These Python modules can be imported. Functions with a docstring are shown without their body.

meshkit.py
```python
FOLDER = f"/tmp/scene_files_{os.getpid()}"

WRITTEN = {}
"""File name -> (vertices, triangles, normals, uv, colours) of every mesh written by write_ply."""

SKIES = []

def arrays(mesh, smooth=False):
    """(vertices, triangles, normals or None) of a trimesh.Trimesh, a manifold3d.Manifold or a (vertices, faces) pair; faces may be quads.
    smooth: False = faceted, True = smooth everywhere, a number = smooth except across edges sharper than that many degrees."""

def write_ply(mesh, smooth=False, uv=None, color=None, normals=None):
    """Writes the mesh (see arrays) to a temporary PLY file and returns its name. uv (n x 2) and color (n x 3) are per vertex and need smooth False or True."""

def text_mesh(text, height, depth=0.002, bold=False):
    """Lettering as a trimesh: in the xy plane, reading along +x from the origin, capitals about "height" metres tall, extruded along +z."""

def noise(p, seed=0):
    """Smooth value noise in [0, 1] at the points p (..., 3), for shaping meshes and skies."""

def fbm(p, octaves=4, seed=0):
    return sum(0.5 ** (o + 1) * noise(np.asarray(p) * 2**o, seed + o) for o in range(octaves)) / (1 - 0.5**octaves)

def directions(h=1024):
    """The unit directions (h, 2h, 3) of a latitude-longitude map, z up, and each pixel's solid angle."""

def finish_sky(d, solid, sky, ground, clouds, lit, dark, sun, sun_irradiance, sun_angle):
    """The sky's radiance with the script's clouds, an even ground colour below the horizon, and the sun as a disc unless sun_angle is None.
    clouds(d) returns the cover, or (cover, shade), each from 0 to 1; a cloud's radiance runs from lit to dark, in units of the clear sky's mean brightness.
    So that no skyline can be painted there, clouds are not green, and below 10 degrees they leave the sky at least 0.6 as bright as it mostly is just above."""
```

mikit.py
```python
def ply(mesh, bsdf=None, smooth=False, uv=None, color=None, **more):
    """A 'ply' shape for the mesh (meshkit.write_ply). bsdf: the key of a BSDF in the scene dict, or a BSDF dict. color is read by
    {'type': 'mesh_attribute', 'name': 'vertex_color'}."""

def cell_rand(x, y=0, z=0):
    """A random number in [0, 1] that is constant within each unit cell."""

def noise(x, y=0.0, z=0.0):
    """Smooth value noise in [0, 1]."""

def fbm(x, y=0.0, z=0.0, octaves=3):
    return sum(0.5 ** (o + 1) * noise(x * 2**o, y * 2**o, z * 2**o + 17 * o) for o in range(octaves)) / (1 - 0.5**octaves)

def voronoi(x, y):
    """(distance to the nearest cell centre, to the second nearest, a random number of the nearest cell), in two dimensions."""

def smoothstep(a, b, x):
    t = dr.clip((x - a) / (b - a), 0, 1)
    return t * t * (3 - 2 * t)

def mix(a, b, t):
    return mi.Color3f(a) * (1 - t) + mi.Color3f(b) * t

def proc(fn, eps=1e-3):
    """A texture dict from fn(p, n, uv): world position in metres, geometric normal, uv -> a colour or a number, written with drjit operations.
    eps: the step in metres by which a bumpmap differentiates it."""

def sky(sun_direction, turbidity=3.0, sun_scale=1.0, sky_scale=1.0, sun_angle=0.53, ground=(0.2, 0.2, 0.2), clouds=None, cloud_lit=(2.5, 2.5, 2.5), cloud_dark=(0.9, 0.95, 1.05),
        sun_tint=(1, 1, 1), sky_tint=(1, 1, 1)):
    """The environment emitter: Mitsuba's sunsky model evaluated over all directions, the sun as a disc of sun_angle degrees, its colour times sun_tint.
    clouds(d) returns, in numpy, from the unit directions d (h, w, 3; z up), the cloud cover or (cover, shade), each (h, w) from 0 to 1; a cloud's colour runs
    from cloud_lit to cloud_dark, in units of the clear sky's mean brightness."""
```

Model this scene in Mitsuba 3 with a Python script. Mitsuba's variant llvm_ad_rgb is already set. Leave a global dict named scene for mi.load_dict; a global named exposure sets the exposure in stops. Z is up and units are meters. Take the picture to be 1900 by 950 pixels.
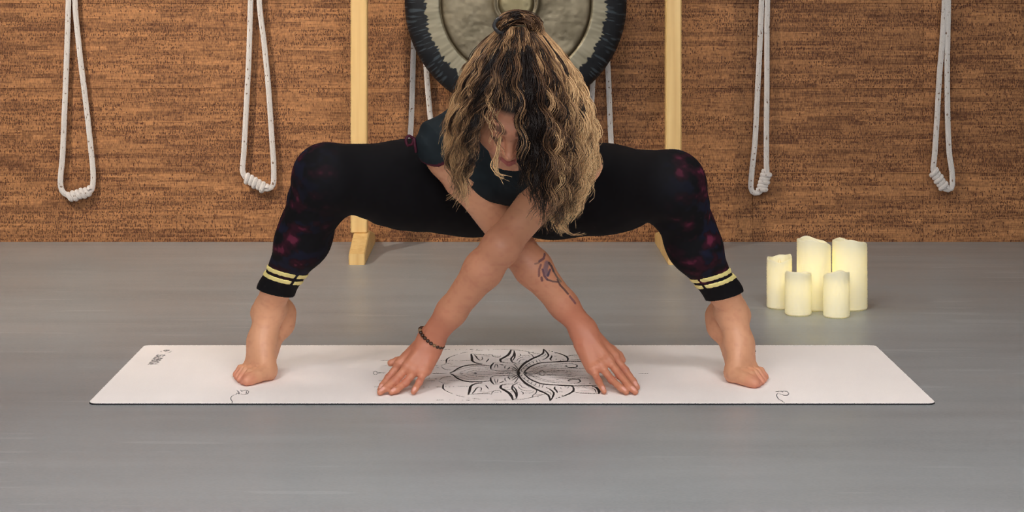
import math
import numpy as np, trimesh, mitsuba as mi, drjit as dr
import mikit, meshkit
from mikit import proc, noise, fbm, cell_rand, smoothstep, mix

T = mi.ScalarTransform4f
scene, labels = {}, {}
rng = np.random.default_rng(7)

# ------------------------------------------------------------------ camera, lights, exposure
FPX, CAMZ, VX, VY = 3641.0, 0.906, 921.0, -28.0     # focal length in px, lens height, vanishing point of the level camera
scene['camera'] = {'type': 'perspective', 'fov': math.degrees(2 * math.atan(950 / FPX)), 'fov_axis': 'x',
                   'to_world': T().look_at(origin=[0, 0, CAMZ], target=[0, 1, CAMZ], up=[0, 0, 1]),
                   'principal_point_offset_x': (950 - VX) / 1900, 'principal_point_offset_y': (475 - VY) / 950,
                   'near_clip': 0.05, 'far_clip': 50.0}
exposure = 0.34
ROOM_X, ROOM_Y0, WALL_Y, ROOM_H = 3.4, -1.0, 6.93, 2.9
# (x, y, half width, half depth, radiance)
PANELS = [(-1.15, 1.5, 0.6, 0.4, (17, 17, 17.1)), (1.15, 1.5, 0.6, 0.4, (17, 17, 17.1)), (0.0, 4.75, 0.6, 0.15, (8, 7.8, 7.4))]
# (position, aim, radius, radiance): warm track spots turned to the wall, each in a deep snoot
SPOTS = [((-2.1, 3.5, 2.65), (-1.1, 6.9, 0.7), 0.12, (700, 600, 490)), ((0.1, 3.6, 2.65), (-0.1, 6.9, 0.5), 0.08, (170, 146, 118)), ((2.0, 3.5, 2.65), (1.5, 6.9, 0.5), 0.08, (90, 78, 64))]
# daylight window behind the photographer: x0, x1, z0, z1, radiance
WINDOW = (-1.7, 1.7, 0.9, 2.4, (4.6, 4.8, 5.1))


def P(px, py, d):
    """World point at depth d (metres from the lens) seen at this pixel."""
    return np.array([(px - VX) * d / FPX, d, CAMZ - (py - VY) * d / FPX])


def tag(key, label=None, category=None, group=None, kind=None):
    e = {}
    for k, v in (('label', label), ('category', category), ('group', group), ('kind', kind)):
        if v:
            e[k] = v
    labels[key] = e


def numbered(base):
    k, i = base, 0
    while k in scene or k in labels or any(s.startswith(k + '__') for s in scene):
        i += 1
        k = f'{base}_{i:03d}'
    return k


def put(key, mesh, bsdf, smooth=False, **kw):
    key = numbered(key)
    scene[key] = mikit.ply(mesh, bsdf, smooth=smooth, **kw)
    return key


# ------------------------------------------------------------------ mesh helpers
def box(x0, x1, y0, y1, z0, z1):
    m = trimesh.creation.box(extents=(x1 - x0, y1 - y0, z1 - z0))
    m.apply_translation(((x0 + x1) / 2, (y0 + y1) / 2, (z0 + z1) / 2))
    return m


def bevel_box(x0, x1, y0, y1, z0, z1, b):
    pts = []
    for sx in (0, 1):
        for sy in (0, 1):
            for sz in (0, 1):
                c = np.array([x1 if sx else x0, y1 if sy else y0, z1 if sz else z0], float)
                s = np.array([-1 if sx else 1, -1 if sy else 1, -1 if sz else 1]) * b
                for ax in range(3):
                    q = c + s
                    q[ax] = c[ax]
                    pts.append(q)
    return trimesh.convex.convex_hull(np.array(pts))


def resample(pts, n):
    pts = np.asarray(pts, float)
    from scipy.interpolate import PchipInterpolator
    s = np.r_[0, np.cumsum(np.linalg.norm(np.diff(pts, axis=0), axis=1))]
    return PchipInterpolator(s, pts)(np.linspace(0, s[-1], n))


def tube(pts, r, sides=10, closed_ends=True):
    p = np.asarray(pts, float)
    r = np.broadcast_to(r, (len(p),)).astype(float)
    t = np.gradient(p, axis=0)
    t /= np.linalg.norm(t, axis=1, keepdims=True) + 1e-12
    a = np.cross(t[0], [0.31, 0.95, 0.05]); a /= np.linalg.norm(a)
    A = []
    for i in range(len(p)):
        a = a - t[i] * np.dot(a, t[i]); a /= np.linalg.norm(a) + 1e-12
        A.append(a)
    A = np.array(A)
    B = np.cross(t, A)
    ang = np.arange(sides) * 2 * np.pi / sides
    v = (p[:, None] + r[:, None, None] * (np.cos(ang)[None, :, None] * A[:, None] + np.sin(ang)[None, :, None] * B[:, None])).reshape(-1, 3)
    i, j = np.meshgrid(np.arange(len(p) - 1), np.arange(sides), indexing='ij')
    q = np.stack([i * sides + j, i * sides + (j + 1) % sides, (i + 1) * sides + (j + 1) % sides, (i + 1) * sides + j], -1).reshape(-1, 4)
    f = np.vstack([q[:, [0, 1, 2]], q[:, [0, 2, 3]]])
    if closed_ends:
        n = len(v)
        v = np.vstack([v, p[0], p[-1]])
        k = np.arange(sides)
        last = (len(p) - 1) * sides
        f = np.vstack([f, np.stack([k * 0 + n, (k + 1) % sides, k], 1), np.stack([k * 0 + n + 1, last + k, last + (k + 1) % sides], 1)])
    return trimesh.Trimesh(v, f, process=False)


def lathe_surface(profile, n=96, dz=None):
    """Surface of revolution about z from (r, z) pairs; dz(theta, i) may add to the heights."""
    prof = np.asarray(profile, float)
    th = np.arange(n) * 2 * np.pi / n
    v = np.zeros((len(prof), n, 3))
    v[..., 0] = prof[:, :1] * np.cos(th)
    v[..., 1] = prof[:, :1] * np.sin(th)
    v[..., 2] = prof[:, 1:2]
    if dz is not None:
        for i in range(len(prof)):
            v[i, :, 2] += dz(th, i)
    i, j = np.meshgrid(np.arange(len(prof) - 1), np.arange(n), indexing='ij')
    q = np.stack([i * n + j, i * n + (j + 1) % n, (i + 1) * n + (j + 1) % n, (i + 1) * n + j], -1).reshape(-1, 4)
    return trimesh.Trimesh(v.reshape(-1, 3), np.vstack([q[:, [0, 1, 2]], q[:, [0, 2, 3]]]), process=False)


def cat(*ms):
    return trimesh.util.concatenate(list(ms))


# ------------------------------------------------------------------ materials
def two(b):
    return {'type': 'twosided', 'bsdf': b}


def rgb(*c):
    return {'type': 'rgb', 'value': list(c)}


def srgb(r, g, b):
    f = lambda c: (c / 255 / 12.92) if c <= 10.3 else ((c / 255 + 0.055) / 1.055) ** 2.4
    return (f(r), f(g), f(b))


def principled(color, rough=0.5, spec=0.5, **kw):
    return {'type': 'principled', 'base_color': color if isinstance(color, dict) else rgb(*color), 'roughness': rough, 'specular': spec, **kw}


TILE_W, TILE_H, TILE_X0, TILE_Z0 = 0.6, 0.3, (450 - VX) * WALL_Y / FPX, 0.241


def cork_dashes(x, z, wcell, hrow, seed, dens):
    """Short upright dark flecks, one chance per cell of a row."""
    zz = z + 0.25 * hrow * noise(x * 7 + seed, seed)
    row = dr.floor(zz / hrow)
    fz = zz / hrow - row
    xs = x + cell_rand(row, seed, 1) * 3.0
    cx = dr.floor(xs / wcell)
    fx = xs / wcell - cx
    r1, r2, r3, r4 = (cell_rand(cx, row, seed + k) for k in (2, 3, 4, 5))
    half_w, half_h = 0.10 + 0.22 * r3, 0.12 + 0.34 * r4
    u = dr.abs(fx - (0.35 + 0.3 * r1) + 0.25 * (noise(xs * 300, zz * 260, seed) - 0.5)) / half_w
    v = dr.abs(fz - (0.3 + 0.4 * r2)) / half_h
    return smoothstep(1.15, 0.75, dr.maximum(u, v)) * dr.select(cell_rand(cx, row, seed + 7) < dens, 1.0, 0.0)


def cork_fn(p, n, uv):
    x, z = p.x, p.z
    ti, tj = dr.floor((x - TILE_X0) / TILE_W), dr.floor((z - TILE_Z0) / TILE_H)
    zz = z + 0.004 * noise(x * 4 + ti * 7, z * 9)
    row = dr.floor(zz / 0.0165)
    shift = cell_rand(row, ti, 3)
    piece = dr.floor((x + shift * 0.4) / 0.17)
    t = cell_rand(row, piece, 11)
    streak = fbm(x * 16 + row * 3.7, zz * 330, 2.0, octaves=3)
    grain = noise(x * 420, z * 150, 6.0)
    tone = 0.30 + 0.42 * (t - 0.35) + 0.55 * (streak - 0.5) + 0.55 * (grain - 0.5) + 0.18 * (cell_rand(ti, tj, 9) - 0.5) + 0.1
    c = mix(srgb(98, 62, 38), srgb(188, 134, 88), dr.clip(tone, 0, 1))
    d = dr.clip(0.42 + 1.5 * (noise(x * 5, z * 30, 8.0) - 0.5) + 0.4 * (cell_rand(row, piece, 21) - 0.5), 0.06, 0.9)
    m = dr.maximum(cork_dashes(x, z, 0.0062, 0.0165, 31, d), cork_dashes(x + 0.5, z + 0.007, 0.0085, 0.012, 57, d * 0.7))
    crack = smoothstep(0.70, 0.84, noise(x * 30 + row * 5.1, z * 200, 3.0)) * 0.4
    return mix(c, srgb(76, 40, 22), dr.clip(m * 0.88 + crack, 0, 1))


def cork_bump(p, n, uv):
    return 0.0012 * noise(p.x * 330 + 31, p.z * 150, 0) + 0.0005 * noise(p.x * 20, p.z * 260, 3)


def floor_fn(p, n, uv):
    f = fbm(p.x * 1.3, p.y * 1.9, 4.0, octaves=4)
    s = fbm(p.x * 2.2 + 9, p.y * 14, 1.0, octaves=3)
    g = noise(p.x * 260, p.y * 260, 2.0)
    v = 0.92 + 0.22 * (f - 0.5) + 0.16 * (s - 0.5) + 0.06 * (g - 0.5)
    scuff = smoothstep(0.74, 0.82, fbm(p.x * 3.1 + 20, p.y * 26 + 3, 7.0, octaves=3)) * 0.10
    return mi.Color3f(0.278, 0.292, 0.299) * (v + scuff)


def floor_rough(p, n, uv):
    return 0.30 + 0.16 * fbm(p.x * 2.5, p.y * 6, 9.0, octaves=3)


def wood_fn(p, n, uv):
    g = fbm(p.x * 70 + 5, p.y * 70, p.z * 2.2, octaves=3)
    ring = 0.5 + 0.5 * dr.sin((p.x * 0.6 + p.y + 0.02 * noise(p.x * 9, p.y * 9, p.z * 1.6)) * 420)
    t = dr.clip(0.35 + 0.9 * (g - 0.5) + 0.22 * (ring - 0.5), 0, 1)
    return mix(srgb(226, 194, 134), srgb(198, 156, 92), t)


GONG = np.array([0.066, 6.60, CAMZ - 33 * 6.6 / FPX])
GR = 0.379


def gong_polar(p):
    x, z = (p.x - GONG[0]) / GR, (p.z - GONG[2]) / GR
    return dr.sqrt(x * x + z * z), dr.atan2(z, x), x, z


def gong_color(p, n, uv):
    r, a, x, z = gong_polar(p)
    rag = 0.04 * (fbm(a * 16, 1.0, 2.0, octaves=3) - 0.5) + 0.035 * (noise(a * 60, 4.0, 1.0) - 0.5)
    black = smoothstep(0.80, 0.815, r + rag)
    ham = fbm(x * 9, z * 9, 3.0, octaves=4)
    base = mix(srgb(84, 76, 60), srgb(130, 120, 100), ham)
    wax = mix(srgb(128, 124, 106), srgb(160, 155, 136), noise(a * 40, r * 9, 1.0))
    ring = smoothstep(0.675, 0.69, r) * 0.9
    c = mix(base, wax, ring)
    line = dr.exp(-dr.square((r - 0.672) / 0.012))
    c = mix(c, srgb(70, 62, 44), line * 0.75)
    boss = smoothstep(0.160, 0.15, r)
    c = mix(c, srgb(130, 120, 88), boss * 0.6)
    blue = mix(srgb(20, 24, 30), srgb(56, 66, 74), smoothstep(0.55, 0.9, noise(a * 70, r * 14, 6.0)))
    return mix(c, blue, black)


def gong_rough(p, n, uv):
    r, a, x, z = gong_polar(p)
    return 0.36 + 0.12 * fbm(x * 8, z * 8, 1.0, octaves=2) + 0.22 * smoothstep(0.68, 0.7, r)


def gong_metal(p, n, uv):
    r, a, x, z = gong_polar(p)
    return 0.92 - 0.55 * smoothstep(0.68, 0.7, r)


def gong_bump(p, n, uv):
    r, a, x, z = gong_polar(p)
    return 0.0022 * noise(x * 9, z * 9, 1.0) + 0.0007 * noise(x * 30, z * 30, 2.0)


def rope_fn(p, n, uv):
    w = noise(p.x * 500, p.y * 500, p.z * 240)
    s = smoothstep(0.82, 0.88, noise(p.x * 240 + 3, p.y * 240, p.z * 95))
    return mix(mi.Color3f(0.88, 0.84, 0.81) * (0.86 + 0.2 * w), srgb(120, 84, 54), s * 0.8)


def rope_bump(p, n, uv):
    return 0.0011 * dr.sin(p.z * 1100 + p.x * 1500) * dr.sin(p.z * 1100 - p.x * 1500 + 1)


def mat_fn(p, n, uv):
    return mi.Color3f(0.83, 0.765, 0.725) * (0.96 + 0.05 * fbm(p.x * 7, p.y * 7, 2.0, octaves=3) + 0.04 * noise(p.x * 900, p.y * 900, 0))


scene['mat_cork'] = two({'type': 'bumpmap', 'scale': 1.0, 'arbitrary': proc(cork_bump, 4e-4), 'bsdf': principled(proc(cork_fn), 0.62, 0.3)})
scene['mat_floor'] = two(principled(proc(floor_fn), proc(floor_rough), 0.5))
scene['mat_plaster'] = two(principled(srgb(196, 190, 182), 0.8, 0.2))
scene['mat_dim_wall'] = two(principled(srgb(150, 142, 134), 0.8, 0.2))
scene['mat_wood'] = two(principled(proc(wood_fn), 0.42, 0.4))
scene['mat_gong'] = two({'type': 'bumpmap', 'scale': 1.0, 'arbitrary': proc(gong_bump), 'bsdf': principled(proc(gong_color), proc(gong_rough), 0.5, metallic=proc(gong_metal))})
scene['mat_rope'] = two({'type': 'bumpmap', 'scale': 1.0, 'arbitrary': proc(rope_bump, 3e-4), 'bsdf': principled(proc(rope_fn), 0.85, 0.2)})
scene['mat_mat_top'] = two(principled(proc(mat_fn), 0.75, 0.25))
scene['mat_rubber'] = two(principled((0.012, 0.012, 0.013), 0.6, 0.3))
scene['mat_ink'] = two(principled((0.022, 0.020, 0.020), 0.8, 0.2))
scene['mat_ink_grey'] = two(principled((0.11, 0.10, 0.10), 0.8, 0.2))
scene['mat_wax'] = {'type': 'principledthin', 'base_color': rgb(*srgb(255, 252, 230)), 'roughness': 0.45, 'diff_trans': 0.6, 'spec_trans': 0.0}
scene['mat_wax_floor'] = two(principled(srgb(250, 238, 196), 0.5, 0.4))
scene['mat_metal'] = two(principled((0.45, 0.45, 0.46), 0.35, 0.5, metallic=1.0))
scene['mat_dark_metal'] = two(principled((0.05, 0.05, 0.05), 0.4, 0.5))
scene['mat_white_metal'] = two(principled((0.75, 0.75, 0.74), 0.4, 0.5))
scene['mat_skin'] = two(principled({'type': 'mesh_attribute', 'name': 'vertex_color'}, 0.46, 0.42, sheen=0.1))
scene['mat_fabric_black'] = two(principled({'type': 'mesh_attribute', 'name': 'vertex_color'}, 0.82, 0.18))
scene['mat_fabric_shirt'] = two(principled({'type': 'mesh_attribute', 'name': 'vertex_color'}, 0.8, 0.2))
scene['mat_gold'] = two(principled(srgb(236, 220, 142), 0.5, 0.5))
scene['mat_ribbon'] = two(principled(srgb(66, 18, 34), 0.6, 0.3))
scene['mat_hair'] = two(principled({'type': 'mesh_attribute', 'name': 'vertex_color'}, 0.46, 0.26))
scene['mat_bead'] = two(principled(srgb(58, 36, 24), 0.35, 0.5))
scene['mat_bead_light'] = two(principled(srgb(126, 96, 66), 0.4, 0.5))
scene['mat_tie'] = two(principled((0.02, 0.02, 0.022), 0.15, 0.6, clearcoat=1.0))
scene['mat_silver'] = two(principled((0.7, 0.68, 0.66), 0.25, 0.5, metallic=1.0))

# ------------------------------------------------------------------ the room
put('floor', box(-ROOM_X, ROOM_X, ROOM_Y0, WALL_Y + 0.02, -0.06, 0.0), 'mat_floor'); tag('floor', 'smooth grey resin floor with a soft sheen', kind='structure')
put('ceiling', box(-ROOM_X, ROOM_X, ROOM_Y0, WALL_Y + 0.02, ROOM_H, ROOM_H + 0.06), 'mat_plaster'); tag('ceiling', 'plain pale plaster ceiling of the studio', kind='structure')
put('wall_back', box(-ROOM_X, ROOM_X, WALL_Y, WALL_Y + 0.08, 0.0, ROOM_H), 'mat_rubber'); tag('wall_back', 'back wall covered with brown cork tiles', kind='structure')
put('wall_left', box(-ROOM_X - 0.06, -ROOM_X, ROOM_Y0, WALL_Y + 0.02, 0.0, ROOM_H), 'mat_dim_wall'); tag('wall_left', 'plain grey side wall', kind='structure')
put('wall_right', box(ROOM_X, ROOM_X + 0.06, ROOM_Y0, WALL_Y + 0.02, 0.0, ROOM_H), 'mat_dim_wall'); tag('wall_right', 'plain grey side wall', kind='structure')
put('wall_front', box(-ROOM_X, ROOM_X, ROOM_Y0 - 0.06, ROOM_Y0, 0.0, ROOM_H), 'mat_dim_wall'); tag('wall_front', 'plain wall behind the photographer', kind='structure')

tile_ply = {}
cols = range(int(math.floor((-ROOM_X - TILE_X0) / TILE_W)), int(math.ceil((ROOM_X - TILE_X0) / TILE_W)))
z_edges = [0.0] + [TILE_Z0 + TILE_H * k for k in range(20) if TILE_Z0 + TILE_H * k < ROOM_H] + [ROOM_H]
for k in range(len(z_edges) - 1):
    for c in cols:
        x0, x1 = max(-ROOM_X, TILE_X0 + c * TILE_W), min(ROOM_X, TILE_X0 + (c + 1) * TILE_W)
        z0, z1 = z_edges[k], z_edges[k + 1]
        if x1 - x0 < 0.02:
            continue
        g = 0.0003
        size = (round(x1 - x0, 4), round(z1 - z0, 4))
        if size not in tile_ply:
            tile_ply[size] = mikit.ply(bevel_box(g, size[0] - g, 0, 0.0155, g, size[1] - g, 0.0006), 'mat_cork')
        key = numbered('wall_back__cork_tile')
        scene[key] = {**tile_ply[size], 'to_world': T().translate([x0, WALL_Y - 0.0155 + 0.0006 * rng.random(), z0])}

wx0, wx1, wz0, wz1, wrad = WINDOW
fr = cat(box(wx0 - .06, wx1 + .06, ROOM_Y0, ROOM_Y0 + .05, wz0 - .06, wz0), box(wx0 - .06, wx1 + .06, ROOM_Y0, ROOM_Y0 + .05, wz1, wz1 + .06), *[box(x - .03, x + .03, ROOM_Y0, ROOM_Y0 + .05, wz0, wz1) for x in (wx0 - .03, (2 * wx0 + wx1) / 3, (wx0 + 2 * wx1) / 3, wx1 + .03)])
put('window_1__frame', fr, 'mat_white_metal')
k = put('window_1__pane', (np.array([[wx0, ROOM_Y0 + .012, wz0], [wx1, ROOM_Y0 + .012, wz0], [wx1, ROOM_Y0 + .012, wz1], [wx0, ROOM_Y0 + .012, wz1]]), np.array([[0, 2, 1], [0, 3, 2]])), 'mat_plaster')
scene[k]['emitter'] = {'type': 'area', 'radiance': rgb(*wrad)}
tag('window_1', 'bright frosted daylight window behind the photographer', kind='structure')
for pi_, (x, y, hw, hd, rad) in enumerate(PANELS):
    t = numbered('ceiling_light')
    tag(t, ['rectangular ceiling light panel near the window, on the left', 'rectangular ceiling light panel near the window, on the right', 'narrow ceiling light panel above the person'][pi_], 'ceiling light')
    f = cat(box(x - hw - .03, x + hw + .03, y - hd - .03, y - hd, ROOM_H - .05, ROOM_H - .001), box(x - hw - .03, x + hw + .03, y + hd, y + hd + .03, ROOM_H - .05, ROOM_H - .001),
            box(x - hw - .03, x - hw, y - hd, y + hd, ROOM_H - .05, ROOM_H - .001), box(x + hw, x + hw + .03, y - hd, y + hd, ROOM_H - .05, ROOM_H - .001))
    put(t + '__frame', f, 'mat_white_metal')
    v = np.array([[x - hw, y - hd, ROOM_H - .03], [x + hw, y - hd, ROOM_H - .03], [x + hw, y + hd, ROOM_H - .03], [x - hw, y + hd, ROOM_H - .03]])
    k = put(t + '__diffuser', (v, np.array([[0, 2, 1], [0, 3, 2]])), 'mat_plaster')
    scene[k]['emitter'] = {'type': 'area', 'radiance': rgb(*rad)}
for i, (pos, aim, r, rad) in enumerate(SPOTS):
    t = numbered('track_spotlight')
    tag(t, ['large warm ceiling spotlight aimed at the left half of the cork wall', 'warm ceiling spotlight aimed at the wall behind the gong', 'dimmer warm ceiling spotlight aimed at the right end of the cork wall'][i], 'ceiling light')
    pos, aim = np.array(pos, float), np.array(aim, float)
    z = (aim - pos) / np.linalg.norm(aim - pos)
    u = np.cross(z, [0, 0, 1]); u /= np.linalg.norm(u)
    w = np.cross(z, u)
    M = np.eye(4); M[:3, 0], M[:3, 1], M[:3, 2], M[:3, 3] = u, w, z, pos
    can = lathe_surface([(1e-4, -.16), (r * .8, -.16), (r * 1.1, -.13), (r * 1.1, r * 2.1), (r * 1.03, r * 2.1), (r * 1.03, -.005)], 32)
    can.apply_transform(M)
    put(t + '__housing', can, 'mat_dark_metal', smooth=30)
    top = pos - z * .08
    put(t + '__stem', tube([top, [top[0], top[1], (top[2] + ROOM_H) / 2], [top[0], top[1], ROOM_H - .001]], .012, 10), 'mat_white_metal', smooth=30)
    th = np.arange(32) * 2 * np.pi / 32
    v = np.vstack([pos + r * (np.cos(th)[:, None] * u + np.sin(th)[:, None] * w), [pos]])
    a = np.arange(32)
    f = np.stack([a * 0 + 32, a, (a + 1) % 32], 1)
    n = np.cross(v[f[0, 1]] - v[f[0, 0]], v[f[0, 2]] - v[f[0, 0]])
    k = put(t + '__lamp', (v, f if n @ z > 0 else f[:, ::-1]), 'mat_plaster')
    scene[k]['emitter'] = {'type': 'area', 'radiance': rgb(*rad)}

# ------------------------------------------------------------------ gong and its stand
stand = 'gong_stand'
tag(stand, 'pale pine frame that holds the gong, posts on sloping feet', 'gong stand')
PY0, PY1 = 6.555, 6.605
LEGX = ((-0.487, -0.432), (0.566, 0.619))
for (x0, x1), (f0, f1) in zip(LEGX, ((-0.478, -0.425), (0.556, 0.612))):
    put(stand + '__post', bevel_box(x0, x1, PY0, PY1, 0.0762, 1.46, 0.004), 'mat_wood')
    prof = [(6.345, 0.0), (6.345, 0.036), (PY0, 0.076), (PY1 + .03, 0.076), (6.885, 0.036), (6.885, 0.0)]
    pts = []
    for (y, z) in prof:
        for x in (f0, f1):
            for e in (0, 1):
                b = 0.004
                pts.append((x + (b if x == f0 else -b) * e, y, z) if e else (x, y + (b if y < 6.5 else -b if y > 6.7 else 0), z + (-b if z > 0 else b * 0.3)))
    put(stand + '__foot', trimesh.convex.convex_hull(np.array(pts)), 'mat_wood')
put(stand + '__crossbar', bevel_box(-0.56, 0.69, PY0 - .005, PY1 + .005, 1.461, 1.516, 0.004), 'mat_wood')

gk = 'gong'
tag(gk, 'large round metal gong with black ragged rim and silver hammered face', 'gong')
prof = [(0.0, 0.0205), (0.06, 0.0205), (0.125, 0.0195), (0.150, 0.016), (0.158, 0.011), (0.168, 0.010), (0.186, 0.0135), (0.20, 0.0125), (0.214, 0.009), (0.3, 0.006),
        (0.5, 0.004), (0.62, 0.003), (0.655, 0.001), (0.672, -0.006), (0.688, -0.002), (0.74, -0.004), (0.82, -0.010), (0.92, -0.024), (0.975, -0.045), (0.993, -0.07), (1.0, -0.11), (0.995, -0.19)]
pr = np.array([(r * GR, h * GR / 0.379 * 1.0) for r, h in prof])
pr = np.array(resample(np.c_[pr, pr[:, :1] * 0], 110))[:, :2]
g = lathe_surface(np.maximum(pr, [[1e-5, -9]]), 160)
v = g.vertices.copy()
g.vertices = np.c_[v[:, 0], -v[:, 2], v[:, 1]] + GONG          # axis towards the camera
g.fix_normals()
put(gk + '__disc', g, 'mat_gong', smooth=True)
for s in (-1, 1):
    a = GONG + np.array([s * 0.19, 0.02, math.sqrt(GR ** 2 - .19 ** 2) - 0.012])
    b = np.array([GONG[0] + s * 0.21, 6.58, 1.462])
    put(gk + '__cord', tube([a, (a + b) / 2, b], 0.004, 8), 'mat_dark_metal', smooth=40)
tag(gk + '__cord', 'dark cord from the rim to the crossbar'); tag(gk + '__cord_001', 'dark cord from the rim to the crossbar')

# ------------------------------------------------------------------ wall ropes
ROPE_D, ROPE_R = 6.872, 0.0098
ropes = [
    ('white wall rope at the far left, loop closed by a level knot', (133, -316), [(127, 0), (124, 100), (120, 200), (116, 290), (112, 340), (116, 356), (128, 365)], (128, 366), (169, 354), [(172, 345), (173, 330), (168, 270), (158, 180), (147, 90), (139, 0)]),
    ('white wall rope second from the left, knot slanting down to the right', (473, -316), [(465, 0), (462, 100), (457, 200), (452, 290), (450, 316), (454, 327)], (457, 330), (494, 351), [(503, 348), (508, 338), (508, 315), (505, 265), (497, 150), (490, 80), (481, 0)]),
    ('white wall rope hanging behind the left edge of the gong', (779, -316), [(770, 0), (767, 100), (763, 225), (757, 320), (757, 350), (764, 358)], (768, 359), (800, 352), [(806, 345), (807, 330), (804, 270), (797, 203), (792, 142), (784, 0)]),
    ('white wall rope hanging behind the right edge of the gong', (1112, -316), [(1105, 0), (1100, 150), (1096, 220), (1092, 320), (1094, 346), (1101, 355)], (1105, 356), (1133, 346), [(1139, 338), (1138, 318), (1135, 284), (1128, 128), (1120, 0)]),
    ('white wall rope left of the candles, knot upright on its right strand', (1419, -316), [(1413, 0), (1410, 80), (1405, 180), (1401, 260), (1395, 320), (1393, 346), (1398, 358), (1406, 358), (1411, 354)], (1413, 353), (1423, 318), [(1422, 306), (1422, 250), (1423, 150), (1423, 60), (1424, 0)]),
    ('white wall rope at the far right, knot on its left strand', (1756, -316), [(1752.5, 0), (1748, 80), (1743, 140), (1738, 230), (1733, 300), (1731.5, 314)], (1732, 318), (1754, 351), [(1761, 352), (1767, 346), (1767, 330), (1761, 280), (1758, 200), (1757.5, 120), (1758.5, 60), (1759.5, 0)]),
]
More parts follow.
